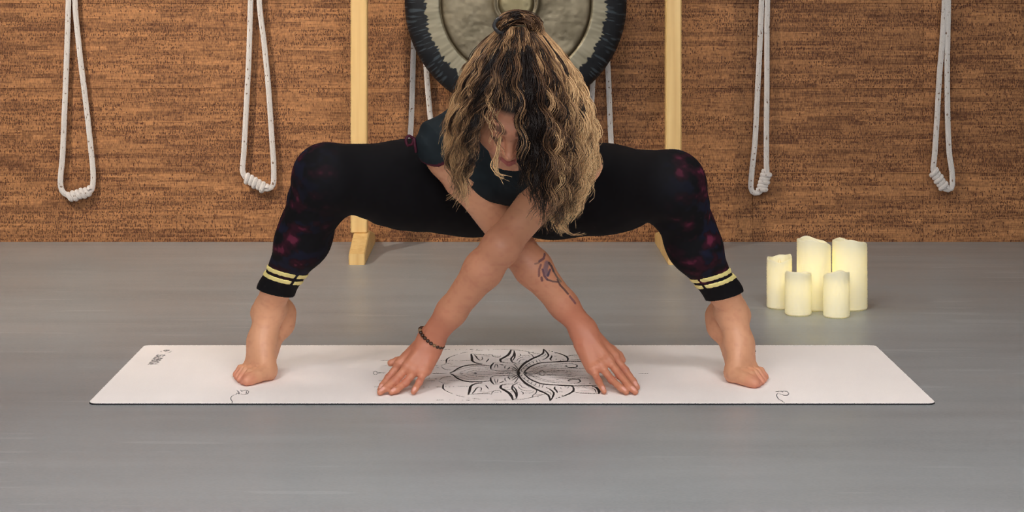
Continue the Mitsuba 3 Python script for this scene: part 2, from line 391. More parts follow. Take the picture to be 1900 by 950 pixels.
for label, top, left, k0, k1, right in ropes:
    t = numbered('wall_rope')
    tag(t, label, 'rope', 'knotted rope loops along the cork wall')
    pts = [P(*top, ROPE_D)] + [P(x, y, ROPE_D) for x, y in left] + [P(*k0, ROPE_D), P((k0[0] + k1[0]) / 2, (k0[1] + k1[1]) / 2, ROPE_D), P(*k1, ROPE_D)] + [P(x, y, ROPE_D) for x, y in right] + [P(top[0] + 1, top[1], ROPE_D)]
    put(t + '__loop', tube(resample(pts, 200), ROPE_R, 12), 'mat_rope', smooth=50)
    a, b = P(*k0, ROPE_D), P(*k1, ROPE_D)
    n = 110
    s = np.linspace(0, 1, n)
    ax = (b - a) / np.linalg.norm(b - a)
    e1 = np.cross(ax, [0, 1, 0]); e1 /= np.linalg.norm(e1)
    e2 = np.cross(ax, e1)
    ang = s * 2 * np.pi * 5.2
    rr = 0.0135 * (0.9 + 0.12 * np.sin(s * 17 + len(label)))
    helix = a + s[:, None] * (b - a) + rr[:, None] * (np.cos(ang)[:, None] * e1 + np.sin(ang)[:, None] * e2)
    put(t + '__knot', tube(helix, 0.0084, 10), 'mat_rope', smooth=50)
    hz = P(*top, ROPE_D)
    hook = tube([hz + [0, 0.042, 0.0], hz + [0, 0.015, 0.0], hz + [0, -0.012, 0.002], hz + [0, -0.016, 0.012], hz + [0, -0.016, 0.025]], 0.005, 8)
    put(t + '__hook', hook, 'mat_metal', smooth=40)
    tag(t + '__hook', 'metal hook on the wall')

# ------------------------------------------------------------------ candles
candles = [  # label, x px, depth, radius, heights by angle
    ('slim ivory pillar candle at the left end of the group, medium tall', 1446, 5.505, 0.0355, 0.141, 0.006, 0.6, 2.2),
    ('short ivory pillar candle at the front left of the group', 1481, 5.392, 0.0365, 0.116, 0.005, 3.3, 2.0),
    ('tall wide ivory pillar candle in the middle of the group', 1510, 5.486, 0.0478, 0.192, 0.008, -1.6, 1.0),
    ('tall wide ivory pillar candle at the right end of the group', 1576.5, 5.490, 0.0490, 0.190, 0.007, 4.1, 1.0),
    ('short ivory pillar candle at the front right of the group', 1552, 5.357, 0.0360, 0.121, 0.006, 2.4, 2.1),
]
for ci, (label, px, d, r, h, amp, ph, fr) in enumerate(candles):
    t = numbered('candle')
    tag(t, label, 'candle', 'ivory pillar candles on the floor')
    x = (px - VX) * d / FPX
    ti = r - 0.007

    def dz(th, i, top=9, amp=amp, ph=ph, fr=fr):
        w = {6: 0.4, 7: 1.0, 8: 1.0, 9: 1.0, 10: 1.0, 11: 0.6}.get(i, 0.0)
        return w * amp * (np.sin(th + ph) + 0.55 * np.sin(2 * th * 1.0 + ph * fr) + 0.25 * np.sin(5 * th + ph))

    body = lathe_surface([(1e-4, 0.0005), (r - .006, 0.0005), (r - .002, 0.002), (r, 0.006), (r, h * .3), (r * .995, h * .6), (r * .99, h * .86), (r * .985, h - .004), (r * .965, h - .001), (r * .93, h), (ti, h - .002), (ti - .001, h - .012), (ti - .002, h - .022), (ti * .5, h - .024), (1e-4, h - .024)], 72, dz)
    body.apply_translation([x, d, 0])
    put(t + '__wax', body, 'mat_wax', smooth=60)
    fl = lathe_surface([(0.001, 0), (0.004, 0.004), (0.0045, 0.009), (0.0025, 0.017), (1e-4, 0.022)], 16)
    fl.apply_translation([x, d, h - .0235])
    k = put(t + '__flame_bulb', fl, 'mat_wax_floor', smooth=True)
    tag(k, 'small flame shaped bulb')
    led = trimesh.creation.icosphere(subdivisions=2, radius=.007)
    led.apply_translation([x, d, h * .62])
    k = put(t + '__led', led, 'mat_wax_floor', smooth=True)
    scene[k]['emitter'] = {'type': 'area', 'radiance': rgb(*(np.array([13, 10.5, 4.6]) * (1.5 if r > .04 else .7)))}
    tag(k, 'warm light inside the wax')

# ------------------------------------------------------------------ yoga mat
MX0, MX1, MY0, MY1, MT = -0.881, 0.949, 4.232, 4.912, 0.0045
from shapely.geometry import box as sbox, Polygon
mt = 'yoga_mat'
tag(mt, 'long cream yoga mat with a black line drawing of a lotus under the hands', 'yoga mat')


def slab(z0, z1, inset=0.0, rad=0.018):
    pol = sbox(MX0 + inset, MY0 + inset, MX1 - inset, MY1 - inset).buffer(-rad).buffer(rad, quad_segs=8).segmentize(0.05)
    m = trimesh.creation.extrude_polygon(pol, z1 - z0)
    m.apply_translation([0, 0, z0])
    return m


put(mt + '__rubber_base', slab(0.0003, 0.0032), 'mat_rubber')
tag(mt + '__rubber_base', 'black rubber underside')
put(mt + '__top_cloth', slab(0.0032, MT, 0.0006), 'mat_mat_top')
tag(mt + '__top_cloth', 'cream microfibre upper face')


def mxy(px, py):
    d = (CAMZ - MT) * FPX / (py - VY)
    return np.array([(px - VX) * d / FPX, d])


AXIS = mxy(0, 692.6)[1]


def ribbon(pts, w, taper=True, n=None):
    pts = np.asarray(pts, float)
    if len(pts) == 2:
        pts = np.vstack([pts[0], pts.mean(0), pts[1]])
    n = n or max(6, 4 * len(pts))
    p = resample(np.c_[pts, pts[:, :1] * 0], n)[:, :2]
    t = np.gradient(p, axis=0)
    t /= np.linalg.norm(t, axis=1, keepdims=True) + 1e-12
    nn = np.c_[-t[:, 1], t[:, 0]]
    s = np.linspace(0, 1, n)
    ww = w * (0.35 + 0.65 * np.sin(np.pi * np.clip(s, 0.02, 0.98)) ** 0.6) if taper else w * np.ones(n)
    nn = nn * [1.0, 2.5]                   # the printed lines are broader across the mat
    a, b = p + nn * ww[:, None] / 2, p - nn * ww[:, None] / 2
    z = MT + 0.00025
    v = np.vstack([np.c_[a, np.full(n, z)], np.c_[b, np.full(n, z)]])
    i = np.arange(n - 1)
    f = np.vstack([np.stack([i, i + n, i + n + 1], 1), np.stack([i, i + n + 1, i + 1], 1)])
    return trimesh.Trimesh(v, f, process=False)


A_ = lambda pts: [mxy(800 + x / 7.6, 635 + y / 7.6) for x, y in pts]
B_ = lambda pts: [mxy(950 + x / 7.6, 635 + y / 7.6) for x, y in pts]
H_ = lambda pts: [mxy(670 + x / 9.05, 655 + y / 9.05) for x, y in pts]
W = 0.00034                       # metres of ink per unit of traced width
inkA = [
    ([(262, 440), (310, 465), (350, 495), (400, 525), (470, 548), (560, 560), (680, 560), (800, 548), (845, 545)], 15),
    ([(290, 442), (360, 480), (450, 510), (560, 530), (700, 530), (825, 515)], 5), ([(400, 440), (470, 475), (600, 505), (830, 500)], 4),
    ([(500, 440), (540, 462), (620, 478), (720, 485), (830, 478)], 5), ([(560, 440), (620, 455), (740, 462), (890, 442)], 4), ([(600, 436), (640, 444)], 14), ([(410, 436), (450, 440)], 8),
    ([(120, 535), (150, 508), (200, 490), (290, 485)], 6), ([(110, 545), (150, 570), (200, 580), (270, 570)], 5), ([(230, 542), (390, 540)], 5), ([(0, 548), (60, 545)], 4), ([(60, 518), (80, 520)], 8),
    ([(172, 590), (165, 640), (200, 682)], 12), ([(200, 682), (250, 706), (310, 730)], 7), ([(350, 745), (410, 763), (470, 776)], 6), ([(510, 785), (540, 788)], 6), ([(580, 794), (700, 803)], 5),
    ([(522, 742), (540, 690), (555, 630), (590, 600), (650, 582), (720, 575)], 18), ([(520, 740), (600, 733), (750, 725), (860, 735)], 7), ([(575, 728), (610, 690), (640, 650), (675, 632)], 10), ([(665, 632), (710, 650), (692, 692)], 8),
    ([(770, 606), (785, 630), (808, 658)], 9), ([(690, 695), (780, 705), (860, 690)], 4), ([(850, 735), (870, 700), (920, 682), (960, 684), (984, 712)], 7), ([(880, 712), (960, 702)], 4),
    ([(840, 498), (838, 530), (860, 568), (884, 596)], 14), ([(836, 500), (900, 476), (1000, 468), (1120, 472), (1216, 480)], 8), ([(893, 520), (900, 550), (915, 585)], 7), ([(940, 520), (935, 550), (925, 575)], 8), ([(884, 596), (960, 590)], 5),
    ([(960, 572), (990, 566), (1022, 552)], 10), ([(1045, 505), (1040, 525), (1062, 552)], 8), ([(1082, 488), (1096, 505), (1112, 528)], 9), ([(1060, 500), (1140, 505), (1216, 490)], 5),
    ([(1040, 600), (985, 608), (980, 640), (1040, 680), (1110, 730), (1150, 815)], 21), ([(1216, 578), (1150, 615), (1140, 650), (1175, 700), (1195, 740), (1205, 800)], 13), ([(990, 606), (1080, 592), (1160, 590)], 6),
    ([(1030, 640), (1100, 640)], 3), ([(1060, 665), (1130, 668)], 3), ([(1110, 700), (1150, 700)], 3), ([(1160, 810), (1195, 795)], 8),
    ([(70, 816), (180, 816)], 6), ([(258, 814), (278, 814)], 5), ([(320, 816), (340, 816)], 5), ([(430, 818), (455, 818)], 5), ([(490, 819), (552, 819)], 8), ([(596, 819), (620, 819)], 6), ([(780, 806), (804, 806)], 5), ([(860, 818), (1130, 816)], 4),
    ([(60, 630), (142, 630)], 4), ([(195, 630), (215, 630)], 6), ([(238, 632), (268, 632)], 6), ([(300, 628), (328, 628)], 6), ([(370, 622), (540, 626)], 5), ([(20, 440), (190, 438)], 5),
    ([(900, 430), (960, 440), (1040, 432)], 5), ([(940, 405), (1020, 410)], 4), ([(1050, 440), (1110, 432), (1160, 440)], 7),
]
inkB = [
    ([(70, 436), (95, 470), (130, 520), (180, 570), (260, 620), (330, 660), (400, 690), (470, 722), (520, 760), (538, 828)], 19), ([(120, 470), (200, 540), (290, 600), (400, 645)], 5),
    ([(165, 440), (205, 482), (260, 525), (340, 562), (430, 590), (560, 602), (700, 607), (860, 612)], 15), ([(560, 602), (860, 618), (1010, 616), (1190, 612)], 10),
    ([(150, 460), (120, 480)], 8), ([(190, 500), (160, 520)], 7), ([(235, 532), (210, 556)], 7), ([(285, 560), (262, 588)], 7), ([(340, 580), (322, 612)], 7), ([(395, 596), (380, 630)], 7), ([(440, 606), (425, 645)], 6),
    ([(480, 640), (540, 668), (590, 720), (575, 770), (538, 828)], 13), ([(440, 690), (520, 705), (555, 745)], 5),
    ([(830, 612), (868, 650), (868, 680), (830, 715), (760, 748), (700, 770)], 15), ([(680, 776), (655, 783)], 10), ([(640, 788), (615, 797)], 9), ([(700, 745), (720, 760)], 6),
    ([(865, 690), (940, 714), (1100, 722), (1225, 728)], 8), ([(1222, 730), (1225, 685), (1195, 645), (1130, 622)], 20), ([(1185, 716), (1175, 680), (1130, 645)], 7), ([(900, 645), (1010, 640), (1060, 662)], 5), ([(960, 690), (1100, 690)], 4),
    ([(560, 502), (700, 506), (850, 512), (1000, 505), (1120, 524)], 7), ([(790, 545), (850, 522), (940, 525), (965, 552), (900, 578)], 10), ([(785, 540), (815, 552)], 12), ([(300, 482), (420, 540), (600, 568), (840, 582), (1040, 592)], 5),
    ([(240, 452), (330, 480), (430, 520), (560, 545), (760, 560)], 5), ([(200, 445), (400, 462), (600, 472), (1050, 465)], 5), ([(200, 436), (300, 442), (500, 452), (900, 448)], 4), ([(330, 436), (345, 440)], 22),
    ([(380, 440), (400, 462), (430, 475), (455, 440)], 8), ([(470, 440), (520, 458), (580, 440)], 6), ([(600, 460), (660, 475), (740, 470)], 5), ([(760, 440), (800, 462), (850, 445)], 6), ([(620, 530), (660, 530)], 7), ([(1090, 580), (1110, 582)], 12), ([(700, 480), (900, 484)], 4),
    ([(0, 610), (30, 640), (60, 680), (72, 740), (60, 792)], 11), ([(60, 590), (110, 600), (150, 640), (220, 650)], 6), ([(90, 620), (130, 668), (230, 690), (282, 680)], 6), ([(120, 690), (160, 720), (140, 742)], 7), ([(170, 716), (260, 716), (300, 690)], 5),
    ([(320, 650), (348, 690), (330, 725), (292, 752), (290, 782)], 8), ([(0, 818), (160, 802), (300, 772), (440, 740), (475, 732)], 6), ([(345, 765), (372, 772)], 8), ([(330, 730), (380, 740), (440, 738)], 4), ([(150, 580), (200, 600), (240, 640)], 5), ([(40, 560), (90, 570), (130, 590)], 5),
    ([(612, 628), (600, 655), (622, 680), (640, 714)], 13), ([(680, 640), (700, 660)], 6), ([(740, 622), (765, 640)], 6), ([(800, 630), (780, 650)], 5), ([(660, 700), (720, 700)], 4),
    ([(0, 500), (60, 470), (110, 440)], 9), ([(0, 540), (60, 500), (105, 450)], 9), ([(0, 460), (100, 440)], 8), ([(30, 580), (70, 530), (110, 455)], 8), ([(85, 440), (120, 440)], 26), ([(180, 440), (215, 450)], 18), ([(205, 442), (300, 470)], 8),
]
inkH = [([(330, 125), (460, 125)], 7), ([(360, 213), (460, 213)], 4), ([(290, 468), (405, 468)], 6), ([(218, 571), (350, 571)], 8), ([(200, 335), (240, 308), (290, 330), (400, 337)], 8), ([(200, 337), (240, 362), (290, 345), (330, 337)], 8), ([(440, 335), (480, 335)], 4),
        ([(1105, 468), (1230, 468)], 5), ([(1130, 422), (1150, 422)], 7), ([(1235, 434), (1260, 434)], 7), ([(1260, 245), (1285, 245)], 8), ([(1040, 573), (1065, 573)], 8), ([(1120, 575), (1145, 575)], 6), ([(1255, 575), (1350, 575)], 5), ([(1190, 340), (1440, 342)], 5)]
dark, grey = [], []
for strokes, conv in ((inkA, A_), (inkB, B_)):
    for pts, w in strokes:
        q = np.array(conv(pts))
        for flip in (False, True):
            qq = q.copy()
            if flip:
                qq[:, 1] = 2 * AXIS - qq[:, 1]
            (dark if w >= 5 else grey).append(ribbon(qq, max(w, 5) * W * (0.85 if w < 9 else 1.0)))
for pts, w in inkH:
    grey.append(ribbon(np.array(H_(pts)), w * W * 0.85))
grey.append(ribbon([mxy(1184, 693), mxy(1206, 692.5)], 0.0014))
# fine hatching inside the large petals, beads along the heart of the flower
hr = np.random.default_rng(3)
for i in range(45):
    u, v = hr.random(), hr.random() * 2 - 1
    c = mxy(985 + u * 95, 692.5)
    half = 0.095 * math.sqrt(max(0, math.sin(math.pi * min(1, 0.14 + u * 0.62))))
    c = np.array([c[0], AXIS + v * half])
    L = hr.uniform(0.004, 0.013)
    grey.append(ribbon([c, c + [L, hr.normal() * 0.0025]], 0.0006))
for i in range(30):
    a = hr.uniform(0, 2 * math.pi)
    c = np.array([mxy(958, 692.5)[0] + 0.006, AXIS])
    r0, r1 = hr.uniform(0.015, 0.03), hr.uniform(0.04, 0.085)
    dvec = np.array([math.cos(a) * 0.8, math.sin(a)])
    grey.append(ribbon([c + dvec * r0, c + dvec * r1], 0.0007))
put(mt + '__lotus_print', cat(*dark), 'mat_ink'); tag(mt + '__lotus_print', 'black lotus line drawing printed on the mat', kind='stuff')
put(mt + '__fine_print', cat(*grey), 'mat_ink_grey'); tag(mt + '__fine_print', 'thin grey lines and dashes of the drawing', kind='stuff')
R_ = lambda pts: [mxy(410 + x / 19, 710 + y / 19) for x, y in pts]
rose = [([(375, 740), (402, 690), (345, 580), (370, 500), (450, 440), (530, 430)], 22), ([(525, 432), (580, 375), (640, 410)], 26), ([(555, 275), (600, 310), (650, 400)], 26), ([(680, 270), (770, 290), (850, 270), (980, 330)], 26), ([(980, 330), (930, 400), (850, 420), (700, 400)], 26), ([(720, 280), (740, 330)], 18), ([(900, 310), (890, 390)], 22)]
S_ = lambda pts: [mxy(1370 + x / 7.915, 640 + y / 7.915) for x, y in pts]
rose2 = [([(680, 856), (640, 822), (585, 792), (563, 745), (585, 708)], 9), ([(545, 690), (610, 682), (700, 682), (742, 716)], 11), ([(742, 716), (695, 742), (600, 716)], 11), ([(640, 684), (650, 700)], 9)]
bud3 = [([(195, 78), (240, 78), (256, 95), (210, 108)], 9)]
put(mt + '__rose_print', cat(*[ribbon(np.array(R_(p)), w * W * 0.28) for p, w in rose]), 'mat_ink_grey'); tag(mt + '__rose_print', 'small rose drawing near the left foot', kind='stuff')
put(mt + '__rose_print', cat(*[ribbon(np.array(S_(p)), w * W * 0.75) for p, w in rose2 + bud3]), 'mat_ink_grey'); tag(mt + '__rose_print_001', 'small rose drawings near the right foot', kind='stuff')
txt = meshkit.text_mesh('YOGGYS', 0.021, 0.0003, bold=True)
b = txt.bounds
txt.apply_scale([0.128 / (b[1][0] - b[0][0]), 1, 1])
v = txt.vertices - [txt.bounds[0][0], 0, 0]
p0, p1 = mxy(281, 677), mxy(305, 657)
txt.vertices = np.c_[(p0[0] + 0.012) - v[:, 1], p0[1] + v[:, 0], v[:, 2] + MT]
put(mt + '__lettering', txt, 'mat_ink_grey'); tag(mt + '__lettering', 'small printed word near the left end')
L_ = lambda pts: [mxy(260 + x / 15.83, 635 + y / 15.83) for x, y in pts]
put(mt + '__leaf_print', cat(*[ribbon(np.array(L_(p)), w * W * 0.5) for p, w in [([(680, 240), (760, 265), (870, 235)], 22), ([(690, 245), (770, 235), (860, 240)], 18), ([(600, 270), (630, 280)], 20), ([(740, 320), (850, 300), (930, 260)], 12)]]), 'mat_ink_grey')
tag(mt + '__leaf_print', 'small leaf mark beyond the printed word', kind='stuff')

# PERSON
# ------------------------------------------------------------------ the person: one implicit body, meshed with surface nets
BIG = 0.08


class Grid:
    def __init__(self, lo, hi, h):
        self.lo, self.h = np.asarray(lo, float), h
        self.n = np.ceil((np.asarray(hi) - self.lo) / h).astype(int) + 1
        self.D = np.full(self.n, BIG, np.float32)

    def window(self, lo, hi):
        a = np.clip(np.floor((np.asarray(lo) - self.lo) / self.h).astype(int), 0, self.n - 1)
        b = np.clip(np.ceil((np.asarray(hi) - self.lo) / self.h).astype(int) + 1, 1, self.n)
        sl = tuple(slice(i, j) for i, j in zip(a, b))
        ax = [(self.lo[k] + self.h * np.arange(a[k], b[k])).astype(np.float32) for k in range(3)]
        return sl, np.meshgrid(*ax, indexing='ij', sparse=True)


def smin(a, b, k):
    if k <= 0:
        return np.minimum(a, b)
    h = np.maximum(k - np.abs(a - b), 0) / k
    return np.minimum(a, b) - h * h * k * 0.25


class Cone:
    """Rounded cone between two points; squash = (axis, factor) flattens it across that axis."""
    def __init__(self, a, b, ra, rb, squash=None):
        self.a, self.b, self.ra, self.rb, self.sq = np.asarray(a, float), np.asarray(b, float), ra, rb, squash

    def bounds(self):
        r = max(self.ra, self.rb)
        return np.minimum(self.a, self.b) - r, np.maximum(self.a, self.b) + r

    def __call__(self, X, Y, Z):
        ab = self.b - self.a
        px, py, pz = X - self.a[0], Y - self.a[1], Z - self.a[2]
        t = np.clip((px * ab[0] + py * ab[1] + pz * ab[2]) / max(ab @ ab, 1e-12), 0, 1)
        px, py, pz = px - t * ab[0], py - t * ab[1], pz - t * ab[2]
        q2 = px * px + py * py + pz * pz
        if self.sq is not None:
            n, f = self.sq
            c = px * n[0] + py * n[1] + pz * n[2]
            q2 = q2 + c * c * (1 / (f * f) - 1)
        return np.sqrt(q2) - (self.ra + t * (self.rb - self.ra))


class Ell:
    def __init__(self, c, r, R=None):
        self.c, self.r, self.R = np.asarray(c, float), np.asarray(r, float), np.eye(3) if R is None else np.asarray(R, float)   # rows of R: local axes

    def bounds(self):
        m = self.r.max()
        return self.c - m, self.c + m

    def __call__(self, X, Y, Z):
        p = [X - self.c[0], Y - self.c[1], Z - self.c[2]]
        q = [p[0] * a[0] + p[1] * a[1] + p[2] * a[2] for a in self.R]
        k0 = np.sqrt(sum((q[i] / self.r[i]) ** 2 for i in range(3)))
        k1 = np.sqrt(sum((q[i] / self.r[i] ** 2) ** 2 for i in range(3))) + 1e-9
        return np.where(k0 < 1e-4, -self.r.min(), k0 * (k0 - 1) / k1)


def span(prims, pad):
    bs = [p.bounds() for p in prims]
    return np.min([b[0] for b in bs], 0) - pad, np.max([b[1] for b in bs], 0) + pad


def field(win, prims, k):
    d = None
    for p in prims:
        v = p(*win).astype(np.float32)
        d = v if d is None else smin(d, v, k)
    return d


def add(grid, prims, k, k_join, pad=0.03):
    """Smooth union of the prims among themselves (k), joined to the grid with k_join; each prim only touches its own window."""
    sl, win = grid.window(*span(prims, pad))
    d = field(win, prims, k)
    grid.D[sl] = smin(grid.D[sl], d, k_join)


def surface_nets(D, lo, h, level=0.0, smooth=2):
    V = D - level
    S = V < 0
    c = [S[i:S.shape[0] - 1 + i, j:S.shape[1] - 1 + j, k:S.shape[2] - 1 + k] for i in (0, 1) for j in (0, 1) for k in (0, 1)]
    anyv, allv = c[0].copy(), c[0].copy()
    for x in c[1:]:
        anyv |= x
        allv &= x
    cells = np.argwhere(anyv & ~allv)
    index = np.full(anyv.shape, -1, np.int32)
    index[tuple(cells.T)] = np.arange(len(cells))
    offs = np.array([(i, j, k) for i in (0, 1) for j in (0, 1) for k in (0, 1)])
    vals = np.stack([V[tuple((cells + o).T)] for o in offs], 1)
    acc, cnt = np.zeros((len(cells), 3)), np.zeros(len(cells))
    for a in range(8):
        for b in range(a + 1, 8):
            if np.abs(offs[a] - offs[b]).sum() != 1:
                continue
            va, vb = vals[:, a], vals[:, b]
            m = (va < 0) != (vb < 0)
            t = np.where(m, va / np.where(m, va - vb, 1), 0)[:, None]
            acc += np.where(m[:, None], offs[a] + t * (offs[b] - offs[a]), 0)
            cnt += m
    verts = lo + h * (cells + acc / cnt[:, None])
    faces = []
    for ax in range(3):
        s0 = [slice(None)] * 3; s1 = [slice(None)] * 3
        s0[ax], s1[ax] = slice(0, -1), slice(1, None)
        A, B = S[tuple(s0)], S[tuple(s1)]
        e = np.argwhere(A != B)
        u, w = (ax + 1) % 3, (ax + 2) % 3
        ok = (e[:, u] > 0) & (e[:, w] > 0) & (e[:, u] < S.shape[u] - 1) & (e[:, w] < S.shape[w] - 1)
        e = e[ok]
        inside = A[tuple(e.T)]
        def at(du, dw):
            q = e.copy(); q[:, u] -= du; q[:, w] -= dw
            return index[tuple(q.T)]
        q = np.stack([at(1, 1), at(0, 1), at(0, 0), at(1, 0)], 1)
        q[~inside] = q[~inside][:, ::-1]
        faces.append(q)
    q = np.vstack(faces)
    q = q[(q >= 0).all(1)]
    m = trimesh.Trimesh(verts, np.vstack([q[:, [0, 1, 2]], q[:, [0, 2, 3]]]), process=False)
    if smooth:
        from scipy.sparse import coo_matrix, diags
        e = m.edges_unique
        L = coo_matrix((np.ones(2 * len(e)), (np.r_[e[:, 0], e[:, 1]], np.r_[e[:, 1], e[:, 0]])), shape=(len(verts),) * 2).tocsr()
        L = diags(1 / np.maximum(np.asarray(L.sum(1)).ravel(), 1)) @ L
        v = np.array(m.vertices)
        for _ in range(smooth):
            v = v + .5 * (L @ v - v)
            v = v - .52 * (L @ v - v)
        m.vertices = v
    return m


def unit(v):
    v = np.asarray(v, float)
    return v / np.linalg.norm(v)


def Zp(px, d, z):
    return np.array([(px - VX) * d / FPX, d, z])


# joints (person's right side is on the left of the picture)
HIP = {'l': P(880, 350, 4.63), 'r': P(1022, 354, 4.63)}
KNEE = {'l': P(606, 329, 4.32), 'r': P(1246, 342, 4.31)}
ANK = {'l': P(500, 572, 4.53), 'r': P(1357, 578, 4.50)}
SHO = {'l': P(818, 264, 4.34), 'r': P(1066, 290, 4.36)}
ELB = {'l': P(957, 458, 4.41), 'r': P(930, 456, 4.275)}
WRI = {'l': P(1083, 611, 4.425), 'r': P(799, 629, 4.375)}
HU, HF = unit((0.05, -0.64, 0.77)), unit((-0.12, -0.77, -0.63))
HU = unit(HU - HF * (HU @ HF)); HS = np.cross(HF, HU)                  # up, face and side axes of the head
HC = P(957, 202, 4.07)


def hp(f, u, s):
    return HC + HF * f + HU * u + HS * s


HR = np.array([HS, HF, HU])
torso = [Cone(P(915, 350, 4.63), P(987, 352, 4.63), .098, .098), Ell(P(951, 345, 4.70), (.15, .085, .095)),
         Cone(P(940, 330, 4.56), P(962, 330, 4.56), .095, .095), Cone(P(925, 300, 4.47), P(980, 303, 4.47), .088, .088),
         Ell(P(948, 272, 4.42), (.150, .13, .112)), Ell(P(945, 240, 4.40), (.135, .12, .085)),
         Cone(P(868, 258, 4.36), P(1024, 270, 4.37), .06, .06),
         Ell(P(903, 318, 4.37), (.058, .055, .055)), Ell(P(990, 322, 4.37), (.058, .055, .055))]
neck = [Cone(P(953, 238, 4.36), hp(-.03, -.07, 0), .056, .047), Cone(P(900, 235, 4.37), P(950, 222, 4.30), .04, .04), Cone(P(1005, 243, 4.37), P(956, 222, 4.30), .04, .04)]
head = [Ell(hp(-.005, .035, 0), (.073, .094, .085), HR), Ell(hp(.03, -.03, 0), (.060, .066, .080), HR), Cone(hp(.058, -.088, -.012), hp(.058, -.088, .012), .020, .020),
        Cone(hp(.0, -.06, .048), hp(.055, -.088, .012), .02, .017), Cone(hp(.0, -.06, -.048), hp(.055, -.088, -.012), .02, .017),
        Cone(hp(.075, -.035, .030), hp(.06, -.03, .048), .018, .02), Cone(hp(.075, -.035, -.030), hp(.06, -.03, -.048), .018, .02),
        Cone(hp(.083, .022, .028), hp(.088, .018, .008), .012, .010), Cone(hp(.083, .022, -.028), hp(.088, .018, -.008), .012, .010)]
face = [Cone(hp(.090, .006, 0), hp(.106, -.030, 0), .007, .0095), Cone(hp(.104, -.034, -.009), hp(.104, -.034, .009), .0075, .0075), Ell(hp(.113, -.031, 0), (.009, .008, .008), HR)]
lips = [Cone(hp(.088, -.058, -.016), hp(.095, -.056, 0), .0045, .0065), Cone(hp(.088, -.058, .016), hp(.095, -.056, 0), .0045, .0065), Cone(hp(.087, -.066, -.012), hp(.093, -.067, 0), .005, .007), Cone(hp(.087, -.066, .012), hp(.093, -.067, 0), .005, .007)]
eyes = [Ell(hp(.074, .000, s * .031), (.0135, .0135, .0125), HR) for s in (-1, 1)]
ears = [[Ell(hp(-.012, -.012, s * .074), (.009, .017, .031), np.array([unit(HS + s * .35 * HF), unit(HF - s * .35 * HS), HU]))] for s in (-1, 1)]


def lerp(a, b, t):
    return a + (b - a) * t


def leg_prims(s):
    h, k, a = HIP[s], KNEE[s], ANK[s]
    m = 1 if s == 'l' else -1
    if s == 'l':
        calf = [Cone(P(584, 388, 4.37), P(560, 448, 4.41), .056, .052), Cone(P(560, 448, 4.41), P(512, 540, 4.50), .050, .032), Ell(P(572, 410, 4.43), (.05, .05, .075))]
    else:
        calf = [Cone(P(1262, 396, 4.37), P(1290, 458, 4.40), .056, .052), Cone(P(1290, 458, 4.40), P(1340, 545, 4.475), .050, .032), Ell(P(1276, 418, 4.43), (.05, .05, .075))]
    thigh = [Cone(h, lerp(h, k, .45), .102, .088), Cone(lerp(h, k, .45), k, .088, .069), Cone(lerp(h, k, .1) + [0, .03, -.01], lerp(h, k, .6) + [0, .02, -.012], .095, .075)]
    kn = [Cone(k, lerp(k, a, .15), .063, .058), Ell(k + np.array([-.002 * m, -.024, .0]), (.042, .044, .048))]
    return thigh, kn + calf


def foot_prims(s):
    Q = (lambda x: x) if s == 'l' else (lambda x: 1857 - x + (1 if s == 'r' else 0))
    dd, dy = (0.0, 0) if s == 'l' else (-.025, 5)
    p = lambda x, y, d: P(Q(x), y + dy, d + dd)
    floor_p = lambda x, d, r: Zp(Q(x), d + dd, MT + r * 1.0 + .0004)
    base = [Cone(p(510, 541, 4.50), p(500, 575, 4.53), .032, .034), Cone(p(500, 575, 4.53), p(487, 630, 4.515), .0345, .030),
            Cone(p(487, 630, 4.515), p(492, 683, 4.475), .028, .023), Cone(p(484, 635, 4.525), p(464, 681, 4.51), .025, .0150), Cone(p(486, 640, 4.52), p(478, 679, 4.495), .026, .0175),
            Cone(p(515, 545, 4.56), p(524, 582, 4.592), .017, .026), Cone(p(524, 580, 4.592), p(522, 602, 4.588), .029, .0275), Cone(p(522, 602, 4.588), p(500, 645, 4.545), .025, .018), Cone(p(500, 645, 4.545), p(497, 685, 4.495), .018, .016),
            Ell(p(519, 572, 4.535), (.013, .014, .014)), Ell(p(476, 580, 4.545), (.012, .014, .014)),
            Cone(floor_p(496, 4.475, .018), floor_p(460, 4.50, .014), .018, .014)]
    toes = []
    bt = [p(494, 690, 4.462), p(478, 697, 4.437), floor_p(462, 4.418, .0125), floor_p(458, 4.411, .0115)]
    toes.append([Cone(bt[0], bt[1], .0185, .0155), Cone(bt[1], bt[2], .0150, .0145), Cone(bt[2], bt[3], .0145, .0115)])
    for x0, y0, d0, x2, d2, r in ((477, 685, 4.465, 450.5, 4.418, .0083), (468, 682, 4.480, 444, 4.443, .0077), (461, 681, 4.497, 439.5, 4.470, .0073), (455, 681, 4.514, 436.5, 4.497, .0069)):
        a = p(x0, y0, d0)
        c = floor_p(x2, d2, r)
        b = (a + c) / 2 + np.array([0, -.002, .008])
        toes.append([Cone(a, b, r * 1.15, r), Cone(b, lerp(b, c, .8), r, r * .95), Cone(lerp(b, c, .8), c, r * .98, r * .9)])
    return base, toes


def arm_prims(s):
    S, E, Wr = SHO[s], ELB[s], WRI[s]
    up = [Cone(S, lerp(S, E, .35), .049, .045), Cone(lerp(S, E, .35), E, .0445, .0365), Ell(lerp(S, E, .12), (.052, .052, .052))]
    fo = [Cone(E, lerp(E, Wr, .25), .0375, .0405), Cone(lerp(E, Wr, .25), lerp(E, Wr, .7), .0405, .031), Cone(lerp(E, Wr, .7), Wr, .031, .0275, (unit((0.1, -.8, .4)), .84)), Ell(E + np.array([0, .01, -.006]), (.036, .034, .036))]
    return up, fo


